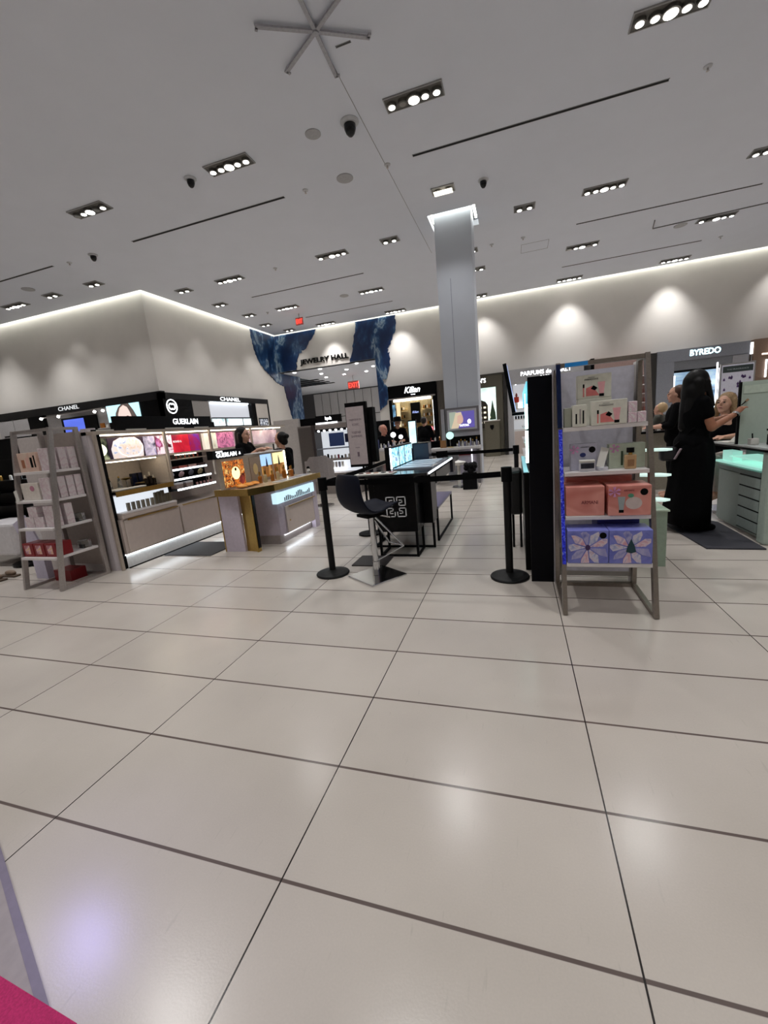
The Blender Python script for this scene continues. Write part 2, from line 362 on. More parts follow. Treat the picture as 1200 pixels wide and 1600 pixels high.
# ================================================================ ceiling fittings
darkfit = mat('fixture housing', c(104, 102, 98), 0.5, 0.3); lampm = emi('spot lamp face', (1, 0.96, 0.90, 1), 9); lampd = mat('unlit lamp', c(150, 148, 144), 0.3, 0.6)
def fixture(nl, L, Wd, lamps_on, name, label, wallrow=False):
    t = thing(name, label, 'ceiling light')
    obj('housing', box(B(), -L/2, L/2, -Wd/2, Wd/2, -0.012, -0.002), darkfit, t)
    bm = B(); w = 0.014
    box(bm, -L/2-w, L/2+w, -Wd/2-w, -Wd/2, -0.02, -0.001); box(bm, -L/2-w, L/2+w, Wd/2, Wd/2+w, -0.02, -0.001)
    box(bm, -L/2-w, -L/2, -Wd/2, Wd/2, -0.02, -0.001); box(bm, L/2, L/2+w, -Wd/2, Wd/2, -0.02, -0.001)
    obj('trim', bm, mat('fixture trim', c(150, 150, 150), 0.4), t)
    for k in range(nl):
        x = (k-(nl-1)/2)*L/nl
        big = (nl == 5 and k == 2)
        r = 0.085 if big else 0.052; ring = lathe(B(), x, 0, [(r*0.8, -0.05), (r+0.016, -0.05), (r+0.02, -0.013), (r*0.8, -0.013)], 18)
        h = obj('lamp', ring, mat('lamp ring', c(120, 118, 114), 0.3, 0.8), t)
        obj('lens', lathe(B(), x, 0, [(0.001, -0.054), (r*0.9, -0.054), (r*0.9, -0.051), (0.001, -0.051)], 18), lampm if k in lamps_on else lampd, h)
    return t
F5 = [fixture(5, 0.80, 0.26, s, 'recessed_spotlight', 'x') for s in ((0, 1, 2, 3, 4), (0, 2, 3, 4), (1, 2, 4))]
F2 = fixture(2, 0.42, 0.26, (0, 1), 'recessed_spotlight', 'x')
used = {}
def put(x, y, kind, lab, v=0):
    src = F2 if kind == 2 else F5[v]
    if id(src) in used: o = dup(src, (x, y, HC-0.0005))
    else: used[id(src)] = 1; o = src; o.location = (x, y, HC-0.0005)
    o['label'] = lab; o['group'] = 'recessed spotlights in the ceiling'
    nb = 0.5 if y > 16 else 1.0
    spot((x, y, HC-0.09), nb*(SPOT2 if kind == 2 else SPOT5), size=1.5 if y > 16 or x < -8.5 else 1.9)
rows = [('in the row nearest the viewer', [(-7.42, 6.8, 5, 2), (-4.36, 6.84, 5, 0), (-1.22, 6.74, 5, 1), (1.86, 6.75, 5, 0)]),
        ('in the row level with the column front', [(-9.08, 10.97, 2, 0), (-7.48, 10.95, 5, 0), (-4.34, 10.92, 5, 1), (-2.78, 10.87, 2, 0), (0.32, 10.84, 2, 0), (1.89, 10.8, 5, 0), (4.8, 10.86, 5, 0)]),
        ('in the short row above the left corner', [(-13.72, 9.4, 5, 0), (-12.17, 9.37, 2, 0), (-10.57, 9.35, 2, 0)]),
        ('in the row behind the column', [(-9.06, 14.13, 2, 0), (-7.5, 14.13, 5, 0), (-4.37, 14.13, 5, 0), (-0.95, 14.11, 2, 0), (1.9, 13.95, 5, 2), (4.99, 13.88, 5, 1)]),
        ('in the row close to the back wall', [(-9.0, 16.9, 2, 0), (-7.32, 16.95, 5, 0), (-4.34, 16.95, 5, 0), (-1.06, 16.95, 2, 0), (1.9, 16.9, 5, 0), (5.01, 16.9, 5, 0)])]
for d, r in rows:
    for i, (x, y, k, v) in enumerate(r):
        put(x, y, k, '%s recessed ceiling spotlight, %s from the left %s' % ('five-lamp' if k == 5 else 'two-lamp', ORD[i], d), v)
put(-9.1, 12.58, 2, 'lone two-lamp recessed ceiling spotlight above the left side wall'); put(-9.32, 15.6, 2, 'two-lamp recessed ceiling spotlight beside the top of the blue agate corner'); put(-1.05, 12.6, 2, 'small two-lamp recessed spotlight half hidden behind the column head')
t = fixture(2, 0.42, 0.24, (), 'recessed_uplighter', 'cream-lined rectangular recessed light just in front of the column'); t.location = (-1.22, 9.27, HC-0.0005)
obj('glow_panel', box(B(), -1.40, -1.04, 9.18, 9.36, HC-0.058, HC-0.055), emi('cream glow', (1, 0.93, 0.78, 1), 2.2), t)
spot((-1.22, 9.27, HC-0.1), 90)
# the same grid of lamps is assumed to carry on: unseen lamps added over and behind the camera
for x in (-13.7, -10.5, -7.42, -4.36, -1.22, 1.86, 4.9, 8): 
    for y in ((2.8,), (-1.2,)): spot((x, y[0], HC-0.05), SPOT5*0.8)
for x, y in ((8, 6.8), (8, 10.9), (8, 14.0), (-10.5, 6.8), (-16.5, 9.0), (-16.5, 6.0)): spot((x, y, HC-0.05), SPOT5)
# wall washers that draw the scallops on the back wall
for x in (-7.3, -4.3, -1.05, 1.9, 5.0, 8.1): spot((x, 16.75, HC-0.07), 105, size=1.25, blend=0.9, rad=0.03, tgt=(x, WY3+0.25, 2.9))
for x, y in ((WX+0.9, 12.4), (WX+0.9, 16.4)): spot((x, y, HC-0.07), 18, size=0.95, blend=0.6, rad=0.03, tgt=(WX-0.2, y, 2.9))
for x in (-16.2, -13.0): spot((x, WY1-0.9, HC-0.07), 18, size=0.95, blend=0.6, rad=0.03, tgt=(x, WY1+0.2, 2.9))
# linear air slots
slotm = mat('slot shadow black', c(10, 10, 10), 0.9)
def slot(x0, x1, y, lab, w=0.035):
    t = thing('air_slot', lab, 'air vent', ((x0+x1)/2, y, HC), group=None)
    obj('slot', box(B(), x0, x1, y-w/2, y+w/2, HC-0.003, HC+0.001), slotm, t)
    bm = B(); box(bm, x0-0.006, x1+0.006, y-w/2-0.008, y-w/2, HC-0.006, HC+0.001); box(bm, x0-0.006, x1+0.006, y+w/2, y+w/2+0.008, HC-0.006, HC+0.001); obj('frame', bm, mat('slot edge', c(120, 120, 122), 0.6), t)
slot(-1.53, 2.21, 8.0, 'long black linear air slot in the ceiling, nearest on the right', 0.045)
slot(-7.82, -4.06, 8.09, 'long black linear air slot in the ceiling left of centre', 0.045)
slot(-14.1, -10.31, 8.12, 'black linear air slot in the ceiling at the far left edge')
slot(-7.87, -4.08, 12.57, 'thin dark linear air slot above the left of the column, middle distance')
slot(1.56, 5.27, 12.40, 'grey linear air slot in the ceiling right of the column')
slot(1.54, 5.25, 15.53, 'grey linear air slot right of the column, second from the back wall')
slot(-7.58, -4.09, 15.68, 'thin dark linear air slot closest to the exit sign')
slot(-1.90, -1.72, 5.61, 'very short dark slot beside the six-armed star fitting', 0.012)
# access hatch and curtain track
bm = B(); hx0, hx1, hy0, hy1 = 0.28, 0.98, 12.98, 13.6; w = 0.008
box(bm, hx0, hx1, hy0, hy0+w, HC-0.004, HC); box(bm, hx0, hx1, hy1-w, hy1, HC-0.004, HC); box(bm, hx0, hx0+w, hy0+w, hy1-w, HC-0.004, HC); box(bm, hx1-w, hx1, hy0+w, hy1-w, HC-0.004, HC)
tag(obj('access_hatch', bm, mat('slot edge', c(120, 120, 122))), 'faint square access hatch outline in the ceiling right of the column', 'hatch')
bm = B(); bar(bm, (3.45, 13.2, HC-0.01), (3.55, 13.75, HC-0.01), 0.02); bar(bm, (3.55, 13.75, HC-0.01), (6.6, 13.55, HC-0.01), 0.02)
tag(obj('ceiling_track', bm, mat('slot edge', c(120, 120, 122))), 'thin grey bent track fixed to the ceiling at right', 'track')
tag(obj('ceiling_seam', bar(B(), (-2.05, 3.2, HC-0.001), (-2.0, 12.2, HC-0.001), 0.008, 0.002), mat('slot edge', c(120, 120, 122))), 'fine straight joint line running back across the ceiling past the star fitting', 'seam')
tag(obj('ceiling_seam', bar(B(), (0.15, 3.0, HC-0.001), (0.15, 5.45, HC-0.001), 0.008, 0.002), mat('slot edge', c(120, 120, 122))), 'short fine joint line at the top edge of the ceiling', 'seam')
# dome cameras
def dome(x, y, lab, s=1.0):
    t = thing('dome_camera', lab, 'security camera', (x, y, HC))
    obj('base', lathe(B(), x, y, [(0.001, HC-0.04*s), (0.105*s, HC-0.035*s), (0.125*s, HC-0.012), (0.125*s, HC), (0.001, HC)], 24), mat('camera white', c(190, 192, 196), 0.5), t, smooth=False)
    obj('dome', lathe(B(), x, y, [(0.001, HC-0.175*s), (0.03*s, HC-0.17*s), (0.058*s, HC-0.14*s), (0.078*s, HC-0.09*s), (0.08*s, HC-0.04*s)], 24), mat('smoked dome', c(10, 11, 16), 0.12), t, smooth=True)
dome(-2.208, 6.804, 'largest black dome camera, near the six-armed star fitting', 1.1); dome(-5.17, 6.87, 'black dome camera left of the nearest left spotlight cluster', 0.8)
dome(-0.456, 9.32, 'black dome camera right of the cream recessed light', 0.8); dome(-9.05, 8.14, 'small black dome camera above the left wall corner', 0.8)
# speakers
def disc(x, y, lab, col, r=0.13):
    t = thing('ceiling_speaker', lab, 'speaker', (x, y, HC))
    obj('grille', lathe(B(), x, y, [(0.001, HC-0.012), (r*0.9, HC-0.012), (r*0.92, HC-0.001), (0.001, HC-0.001)], 28), mat('speaker grille '+col, {'dark': c(120, 118, 116), 'pale': c(176, 176, 180)}[col], 0.8, var=0.2, scale=200), t)
    obj('rim', lathe(B(), x, y, [(r*0.92, HC-0.014), (r, HC-0.01), (r, HC-0.001), (r*0.92, HC-0.001)], 28), mat('rim', c(165, 165, 168), 0.6), t)
disc(-2.80, 8.06, 'round grey ceiling speaker in the middle of the ceiling', 'dark', 0.15); disc(-2.805, 6.8, 'pale round ceiling speaker left of the largest dome camera', 'pale', 0.12)
disc(-12.2, 8.78, 'round grey ceiling speaker at the far left of the ceiling', 'dark', 0.15); disc(-5.33, 14.13, 'round grey ceiling speaker far back above the jewelry hall side', 'dark', 0.15)
disc(4.23, 13.94, 'round grey ceiling speaker under the bent ceiling track', 'dark', 0.15)
# sprinklers
def sprink(x, y):
    t = thing('sprinkler_head', 'x', 'sprinkler', (0, 0, 0))
    obj('cover', lathe(B(), 0, 0, [(0.001, -0.02), (0.05, -0.015), (0.055, 0), (0.001, 0)], 16), mat('camera white', c(190, 192, 196)), t)
    obj('nozzle', lathe(B(), 0, 0, [(0.001, -0.06), (0.022, -0.058), (0.012, -0.045), (0.014, -0.021), (0.001, -0.021)], 12), steel, t); return t
sp0 = sprink(0, 0)
for i, (x, y, lb) in enumerate([(-3.6, 8.07, 'level with the centre round speaker'), (-9.84, 8.17, 'near the small dome camera at left'), (2.66, 7.96, 'at the upper right of the ceiling'), (-1.99, 8.03, 'left of the nearest long slot'),
          (-0.465, 12.51, 'just right of the column head'), (0.32, 12.5, 'beside the access hatch'), (-6.01, 10.94, 'between two spotlight clusters left of the column'), (-8.37, 14.25, 'far back near the left side wall'), (5.7, 15.5, 'far back at right')]):
    o = sp0 if i == 0 else dup(sp0, (x, y, HC)); o.location = (x, y, HC); o['label'] = 'small white sprinkler head in the ceiling, '+lb; o['group'] = 'ceiling sprinkler heads'
# six-armed star fitting
t = thing('star_fitting', 'pale grey six-armed star fitting close under the ceiling', 'ceiling ornament', (-2.02, 5.29, HC-0.05))
stm = mat('star grey', c(168, 168, 174), 0.8, var=0.1)
obj('hub', lathe(B(), -2.02, 5.29, [(0.001, HC-0.07), (0.035, HC-0.065), (0.04, HC-0.001), (0.001, HC-0.001)], 16), stm, t)
for k, (x, y) in enumerate([(-2.60, 4.97), (-2.59, 5.63), (-2.05, 5.95), (-1.48, 5.61), (-1.45, 4.95), (-2.0, 4.65)]):
    bm = B(); a = Vector((x, y, HC-0.04)); cc = Vector((-2.02, 5.29, HC-0.04)); d = (a-cc).normalized()
    bar(bm, cc+d*0.03, a, 0.045, 0.02); s = d.cross(Vector((0, 0, 1))); bar(bm, a-d*0.02, a-d*0.01+s*0.05, 0.03, 0.02)
    obj('arm', bm, stm, t)
# exit signs
exm = emi('exit red', (1.0, 0.06, 0.04, 1), 2.2)
def exitsign(x, y, z, lab, w=0.34, h=0.2, stem=0.25):
    t = thing('exit_sign', lab, 'exit sign', (x, y, z)); obj('stem', cyl(B(), (x, y, z+h/2), (x, y, z+h/2+stem), 0.012), steel, t)
    obj('face_plate', box(B(), x-w/2, x+w/2, y-0.015, y+0.015, z-h/2, z+h/2, 0.004), mat('exit plate', c(190, 90, 84), 0.4), t)
    lettering('EXIT', 'S', (x, y-0.015, z), w*0.86, h*0.62, exm, t, bold=0.02)
exitsign(-7.55, 15.05, HC-0.27, 'red EXIT sign hanging from the ceiling by the blue stone corner', 0.3, 0.26, 0.135)
exitsign(-8.1, 21.5, 3.85, 'red EXIT sign inside the jewelry hall opening', 0.62, 0.4, 0.28)

# assumed violet lamp, added unseen to cast the lilac floor glow at lower left
spot((-3.1, 1.55, 2.1), 34, size=0.5, blend=1.0, rad=0.14, col=(0.42, 0.38, 1.0), tgt=(-1.25, 0.66, 0))
# ================================================================ gift set racks
def gift(name, label, x0, x1, y0, y1, z0, z1, m, cat='gift box', group=None, rib=None):
    t = thing(name, label, cat, ((x0+x1)/2, (y0+y1)/2, z0), group=group)
    obj('carton', box(B(), x0, x1, y0, y1, z0, z1, 0.003), m, t)
    return t
def rack(x0, x1, yf, yb, zt, label, postm, backm, special=None, ytop=None):
    t = thing('display_rack', label, 'display rack', ((x0+x1)/2, (yf+yb)/2, 0))
    sl = ((ytop or yf+0.4)-yf)/zt; w = 0.05; d = 0.03
    for s, x in (('left', x0), ('right', x1)):
        mm = postm
        obj('leg', bar(B(), (x, yf+0.02, 0), (x, yf+0.02+sl*zt, zt), d, w, up=(0, 1, 0)), mm, t)
        if special and s == 'left':
            obj('painted_reflection_strip', bar(B(), (x+.002, yf+0.018+sl*.36-w/2-.003, .36), (x+.002, yf+0.018+sl*1.3-w/2-.003, 1.3), .024, .003, up=(0, 1, 0)), special, t, label='bright blue reflection painted as a strip')  # blue screen reflected in the steel leg, painted as a coloured strip
            obj('navy_reflection_strip', bar(B(), (x, yf+0.018+sl*1.31-w/2-.003, 1.31), (x, yf+0.018+sl*1.76-w/2-.003, 1.76), d, .003, up=(0, 1, 0)), mat('painted navy reflection', c(30, 44, 84), .25, .7), t)  # darker blue reflection higher up the leg, also painted on
        obj('leg', box(B(), x-d/2, x+d/2, yb-w, yb, 0, zt), postm, t)
        obj('foot_rail', box(B(), x-d/2, x+d/2, yf+0.045, yb-w, 0, 0.03), postm, t)
        obj('top_rail', box(B(), x-d/2, x+d/2, yf+0.02+sl*zt+0.026, yb-w, zt-0.03, zt), postm, t)
    obj('cross_rail', box(B(), x0+d/2, x1-d/2, yb-w, yb, 0.0, 0.03), postm, t)
    obj('cross_rail', box(B(), x0+d/2, x1-d/2, yf+sl*zt, yf+sl*zt+0.04, zt-0.03, zt), postm, t)
    if backm: obj('back_panel', box(B(), x0+0.03, x1-0.03, yb-0.012, yb, 0.12, zt-0.05), backm, t)
    for z in (0.373, 0.695, 0.998, 1.31):
        y = yf+0.02+sl*z-0.045
        obj('shelf', box(B(), x0+0.018, x1-0.018, y, yb-0.055, z-0.028, z, 0.003), shelfw, t)
    return t
blue_reflection = art('painted blue reflection', [c(14, 16, 110), c(40, 46, 220), c(60, 80, 255), c(190, 205, 255)], 75, detail=4, rough=.25)  # colours imitate a lit blue advert mirrored in the metal
RX0, RX1, RY = 0.305, 0.872, 3.0
rack_r = rack(RX0, RX1, RY, 3.62, 1.765, 'tall steel ladder display rack of pink and blue gift sets in the right foreground', mat('darker steel', c(150, 142, 134), 0.3, 0.85, var=.08, scale=60), mat('rack back', c(212, 212, 226), 0.5), blue_reflection)
obj('rail_reflection', box(B(), .35, .50, 3.385, 3.40, 1.735, 1.762), mat('painted cyan reflection', c(40, 150, 235), .3), rack_r)  # cyan-blue reflection on the top rail, built as a coloured piece
cream = mat('cream carton', c(226, 226, 214), 0.5); pinkp = art('pink product print', [c(214, 120, 120), c(236, 170, 165), c(226, 140, 140)], 30, dist=1)
def dotsticker(t, x, y, z, r=0.02):
    obj('round_sticker', slab(B(), 'S', (x, y, z), ell(0, 0, r, r), 0.001), blackm, t, label='round black sticker')
def paradoxe(x, y, z, s, label, k=1.0):
    w, h, d = 0.222*s, 0.165*s, 0.07
    t = gift('fragrance_gift_box', label, x, x+w, y, y+d, z, z+h, cream, group=None)
    lettering('PRADA', 'S', (x+w*0.42, y, z+h*0.88), w*0.18, h*0.035, blackm, t, th=0.0008); lettering('PARADOXE', 'S', (x+w*0.42, y, z+h*0.80), w*0.40, h*0.065, blackm, t, th=0.0008)
    obj('printed_bottle', slab(B(), 'S', (x, y, z), [(w*.26, h*.10), (w*.66, h*.10), (w*.44, h*.52), (w*.26, h*.44)], 0.001), mat('print rose', c(226, 130, 128), 0.4), t)
    obj('printed_cap', slab(B(), 'S', (x, y, z), [(w*.40, h*.40), (w*.52, h*.32), (w*.60, h*.42), (w*.48, h*.54)], 0.0015), blackm, t)
    obj('printed_tube', slab(B(), 'S', (x, y, z), [(w*.66, h*.16), (w*.78, h*.16), (w*.82, h*.66), (w*.60, h*.66)], 0.001), mat('print pink', c(240, 178, 184), 0.4), t)
    obj('printed_tube_cap', slab(B(), 'S', (x, y, z), rect(w*.65, w*.79, h*.05, h*.17), 0.001), blackm, t)
    obj('printed_spray', slab(B(), 'S', (x, y, z), rect(w*.17, w*.21, h*.08, h*.5), 0.001), mat('print rose'
        , c(226, 130, 128)), t); obj('printed_spray_cap', slab(B(), 'S', (x, y, z), rect(w*.165, w*.215, h*.46, h*.62), 0.0015), blackm, t)
    return t
zs = 1.3115
paradoxe(0.505, 3.27, zs, 1.0, 'cream PARADOXE gift box with pink bottle picture, front of the top shelf')
gift('fragrance_gift_box', 'plain cream gift box on the top shelf carrying the raised PARADOXE box', 0.44, 0.66, 3.42, 3.52, zs, zs+0.19, cream)
paradoxe(0.435, 3.42, zs+0.191, 1.0, 'cream PARADOXE gift box raised behind, topmost thing on the right rack')
t = gift('mascara_gift_box', 'slim cream mascara box left of the front PARADOXE box', 0.385, 0.475, 3.27, 3.34, zs, zs+0.15, cream)
for i, x in enumerate((0.405, 0.43, 0.45)): obj('printed_mascara', slab(B(), 'S', (x, 3.27, zs+0.02), rect(0, 0.010, 0, (0.07, 0.1, 0.09)[i]), 0.001), (blackm, steel, blackm)[i], t)
gift('slim_carton', 'dull green-grey carton at the left end of the top shelf', 0.335, 0.38, 3.29, 3.37, zs, zs+0.135, mat('grey green carton', c(160, 164, 150), 0.5))
flor = art('floral white print', [c(240, 235, 238), c(222, 190, 205), c(244, 240, 240), c(90, 88, 96)], 26, dist=1.0, detail=2)
for i, (x, z) in enumerate([(0.735, zs), (0.79, zs), (0.735, zs+0.071)]):
    t = gift('mini_perfume_box', ['small white floral box at the right end of the top shelf, left of the pair', 'small white floral box at the far right end of the top shelf', 'small white floral box stacked on the pair on the top shelf'][i], x, x+0.052, 3.27, 3.32, z, z+0.07, flor)
zs = 0.9995
t = gift('skincare_gift_box', 'lilac grey gift box with navy jar picture and pink bow, second shelf', 0.375, 0.545, 3.29, 3.36, zs, zs+0.19, mat('lilac carton', c(186, 186, 204), 0.5))
lettering('GIORGIO ARMANI', 'S', (0.47, 3.29, zs+0.165), 0.06, 0.007, blackm, t, th=0.0008); dotsticker(t, 0.515, 3.29, zs+0.145, 0.022)
obj('printed_jar', slab(B(), 'S', (0.455, 3.29, zs+0.11), ell(0, 0, 0.02, 0.016), 0.001), mat('print navy', c(40, 50, 110), 0.4), t)
bm = B()
for a in range(5): slab(bm, 'S', (0.40, 3.289, zs+0.15), [(0, 0), (0.035*math.cos(a*1.25+.3), 0.03*math.sin(a*1.25+.3)), (0.03*math.cos(a*1.25+.9), 0.03*math.sin(a*1.25+.9))], 0.004)
obj('bow', bm, mat('pink ribbon', c(212, 150, 196), 0.4), t)
t = thing('cream_jar', 'square white jar with a dark label in front of the lilac gift box', 'cosmetic jar', (0.475, 3.245, zs))
obj('jar', box(B(), 0.425, 0.525, 3.215, 3.27, zs, zs+0.06, 0.006), mat('pale grey plastic', c(205, 205, 214), 0.3), t); obj('lid', box(B(), 0.425, 0.525, 3.215, 3.27, zs+0.061, zs+0.078, 0.004), white, t)
obj('printed_label', slab(B(), 'S', (0.475, 3.215, zs+0.038), rect(-0.043, 0.043, -0.018, 0.018), 0.001), mat('print dark', c(30, 32, 48), 0.4), t)
t = thing('foundation_stand', 'tilted white tester card on the second shelf of the right rack', 'tester card', (0.575, 3.25, zs))
obj('card', bar(B(), (0.56, 3.26, zs+0.02), (0.60, 3.30, zs+0.15), 0.05, 0.008, up=(0, 1, 0)), white, t); obj('stand_base', lathe(B(), 0.575, 3.26, [(0.001, zs), (0.04, zs), (0.038, zs+0.02), (0.001, zs+0.02)]), mat('pale grey plastic', c(205, 205, 214)), t)
t = gift('fragrance_gift_box', 'pale green gift box with pink bow on the second shelf', 0.625, 0.85, 3.30, 3.38, zs, zs+0.17, mat('pale green carton', c(196, 208, 188), 0.5))
bm = B()
for a in range(5): slab(bm, 'S', (0.66, 3.299, zs+0.14), [(0, 0), (0.035*math.cos(a*1.25+.3), 0.03*math.sin(a*1.25+.3)), (0.03*math.cos(a*1.25+.9), 0.03*math.sin(a*1.25+.9))], 0.004)
obj('bow', bm, mat('pink ribbon', c(212, 150, 196)), t); obj('printed_spray', slab(B(), 'S', (0.70, 3.30, zs+0.02), rect(0, 0.014, 0, 0.1), 0.001), mat('print green', c(70, 90, 70), 0.4), t)
t = thing('perfume_bottle', 'amber glass perfume bottle with black cap on the second shelf of the right rack', 'perfume bottle', (0.745, 3.25, zs))
obj('bottle', box(B(), 0.71, 0.782, 3.225, 3.265, zs, zs+0.098, 0.008), mat('amber bottle glass', c(196, 160, 118), 0.15, coat=0.5), t)
obj('neck', cyl(B(), (0.746, 3.245, zs+0.098), (0.746, 3.245, zs+0.112), 0.012), gold, t); obj('cap', cyl(B(), (0.746, 3.245, zs+0.112), (0.746, 3.245, zs+0.145), 0.024), black, t)
obj('printed_label', slab(B(), 'S', (0.746, 3.225, zs+0.045), rect(-0.02, 0.02, -0.025, 0.02), 0.001), mat('print brown', c(150, 112, 78), 0.4), t)
zs = 0.6965
redm = art('coral red carton', [c(196, 96, 86), c(226, 138, 128), c(206, 108, 98)], 2.2, dist=2.5, detail=1, stretch=(1, 1, 4))
coral = art('coral pink carton', [c(200, 116, 106), c(224, 152, 140), c(206, 124, 114)], 3, dist=.8, detail=1, stretch=(1, 1, 2.5))
t = gift('fragrance_gift_box', 'coral red ARMANI gift box at the left of the third shelf', 0.328, 0.572, 3.14, 3.40, zs, zs+0.205, coral)
lettering('ARMANI', 'S', (0.478, 3.14, zs+0.095), 0.105, 0.024, mat('print maroon', c(110, 30, 44), 0.4), t, th=0.0008)
t = gift('fragrance_gift_box', 'coral pink ARMANI gift box with pink bow and round black sticker, third shelf', 0.592, 0.848, 3.12, 3.34, zs, zs+0.205, coral)
lettering('ARMANI', 'S', (0.715, 3.12, zs+0.172), 0.062, 0.013, mat('print maroon', c(110, 30, 44)), t, th=0.0008); dotsticker(t, 0.805, 3.12, zs+0.16, 0.023)
obj('printed_bottle', slab(B(), 'S', (0.745, 3.12, zs+0.085), ell(0, 0, 0.05, 0.042), 0.001), mat('print glass', c(205, 190, 186), 0.3), t)
obj('printed_cap', slab(B(), 'S', (0.727, 3.12, zs+0.137), ell(0, 0, 0.018, 0.014), 0.0015), mat('print jade', c(82, 150, 122), 0.3), t)
obj('printed_tube', slab(B(), 'S', (0.67, 3.12, zs+0.04), [(-.012, 0), (.014, 0), (.024, .09), (-.022, .09)], 0.0015), mat('print grey', c(160, 170, 172), 0.3), t)
obj('printed_tube_cap', slab(B(), 'S', (0.67, 3.12, zs+0.02), rect(-0.014, 0.016, 0, 0.02), 0.0015), blackm, t)
bm = B()
for a in range(6): slab(bm, 'S', (0.628, 3.119, zs+0.165), [(0, 0), (0.04*math.cos(a*1.05+.3), 0.035*math.sin(a*1.05+.3)), (0.036*math.cos(a*1.05+.8), 0.034*math.sin(a*1.05+.8))], 0.006)
obj('bow', bm, mat('pink ribbon', c(212, 150, 196)), t)
t = gift('fragrance_gift_box', 'coral red gift box lying at the back of the third shelf', 0.36, 0.80, 3.42, 3.55, zs, zs+0.235, redm)
zs = 0.3745
blum = art('periwinkle carton', [c(96, 104, 190), c(124, 130, 206), c(108, 112, 196)], 7, dist=1.0)
petal = [art('print petal pink', [c(210, 150, 170), c(226, 206, 214), c(170, 150, 196)], 16, dist=1.5), art('print petal pale', [c(150, 160, 206), c(214, 208, 222), c(190, 160, 180)], 18, dist=1.5), art('print petal lilac', [c(110, 116, 190), c(176, 172, 210), c(140, 140, 200)], 14, dist=1)]
def flower(t, x, y, z, s, star=False):
    for k in range(9):
        a = k*0.7+0.35; r = s*(0.85 if k % 2 else 1.12); w = 0.17*s
        pts = [(0.012*math.cos(a), 0.012*math.sin(a)), (r*.5*math.cos(a)+w*math.sin(a), r*.5*math.sin(a)-w*math.cos(a)), (r*.85*math.cos(a)+w*.7*math.sin(a), r*.85*math.sin(a)-w*.7*math.cos(a)), (r*math.cos(a), r*math.sin(a)), (r*.6*math.cos(a)-w*math.sin(a), r*.6*math.sin(a)+w*math.cos(a))]
        pts = [(max(-0.122, min(0.122, p)), max(-0.112, min(0.112, q))) for p, q in pts]
        obj('printed_petal', slab(B(), 'S', (x, y, z), pts, 0.0008+0.0003*k), petal[k % 3], t)
    obj('printed_stamen', slab(B(), 'S', (x, y, z), ell(0, 0, 0.016, 0.02), 0.004), mat('print plum', c(70, 46, 96), 0.4), t)
    if star: obj('printed_bottle', slab(B(), 'S', (x+0.005, y, z), [(-.03, -.03), (0, -.04), (.03, -.03), (.022, .01), (0, .06), (-.02, .01)], 0.005), mat('print teal', c(22, 60, 70), 0.2), t)
t = gift('fragrance_gift_box', 'blue gift box with a pale lily picture and black sticker, bottom shelf left', 0.328, 0.585, 3.055, 3.25, zs, zs+0.235, blum); flower(t, 0.455, 3.055, zs+0.115, 0.16); dotsticker(t, 0.55, 3.055, zs+0.20, 0.022)
t = gift('fragrance_gift_box', 'blue gift box with a dark star bottle on lilies, bottom shelf right', 0.588, 0.848, 3.055, 3.25, zs, zs+0.235, blum); flower(t, 0.715, 3.055, zs+0.115, 0.155, True)
gift('fragrance_gift_box', 'dark blue gift box lying behind the lily boxes on the bottom shelf', 0.55, 0.82, 3.27, 3.5, zs, zs+0.26, mat('deep blue carton', c(54, 58, 140), 0.45))

# left rack, seen from its side
LX0, LX1 = -5.36, -4.785
rack(LX0, LX1, 3.03, 3.62, 1.765, 'tall steel ladder rack of pale floral gift sets in front of the left end panel', steel, mat('rack back taupe', c(150, 140, 134), 0.5), None, ytop=3.30)
pale = art('pale pink floral carton', [c(214, 204, 208), c(222, 212, 214), c(208, 186, 194), c(220, 212, 212)], 22, dist=0.6, detail=3)
pale2 = art('blush bottle print', [c(226, 205, 190), c(220, 186, 168), c(230, 214, 202)], 6, dist=0.6)
zz = [0.3745, 0.6965, 0.9995, 1.3115]
for i, y in enumerate((3.26, 3.37, 3.48)): gift('narrow_gift_box', 'narrow pale pink floral box, %s from the front, top left-rack shelf' % ORD[i], -4.97, -4.82, y, y+0.085, zz[3], zz[3]+0.24, pale, group='narrow floral boxes on the left rack')
for i, y in enumerate((3.20, 3.295, 3.39, 3.485)): gift('narrow_gift_box', 'narrow pale floral box, %s from the front, second left-rack shelf' % ORD[i], -4.97, -4.82, y, y+0.08, zz[2], zz[2]+0.235, pale, group='narrow floral boxes on the left rack')
for i, y in enumerate((3.17, 3.30)): gift('narrow_gift_box', 'narrow pale floral box, %s from the front, third left-rack shelf' % ORD[i], -4.97, -4.82, y, y+0.085, zz[1], zz[1]+0.235, pale, group='narrow floral boxes on the left rack')
t = gift('makeup_gift_box', 'blush gift box with bottle pictures on the top shelf of the left rack', -5.29, -5.0, 3.25, 3.33, zz[3], zz[3]+0.21, pale2)
for x, m2, w, h in ((-5.24, mat('print amber', c(170, 110, 80), 0.4), .05, .09), (-5.165, mat('print peach', c(226, 180, 168), 0.4), .04, .11), (-5.10, blackm, .035, .11), (-5.045, blackm, .022, .13)): obj('printed_bottle', slab(B(), 'S', (x, 3.25, zz[3]+0.045), rect(0, w, 0, h), 0.001), m2, t)
t = gift('makeup_gift_box', 'white gift box with a pink flower picture on the second shelf of the left rack', -5.27, -5.0, 3.2, 3.28, zz[2], zz[2]+0.19, mat('off white carton', c(222, 214, 206), 0.5))
obj('printed_flower', slab(B(), 'S', (-5.10, 3.2, zz[2]+0.13), ell(0, 0, .035, .03), 0.001), mat('print mauve', c(190, 130, 150), 0.4), t)
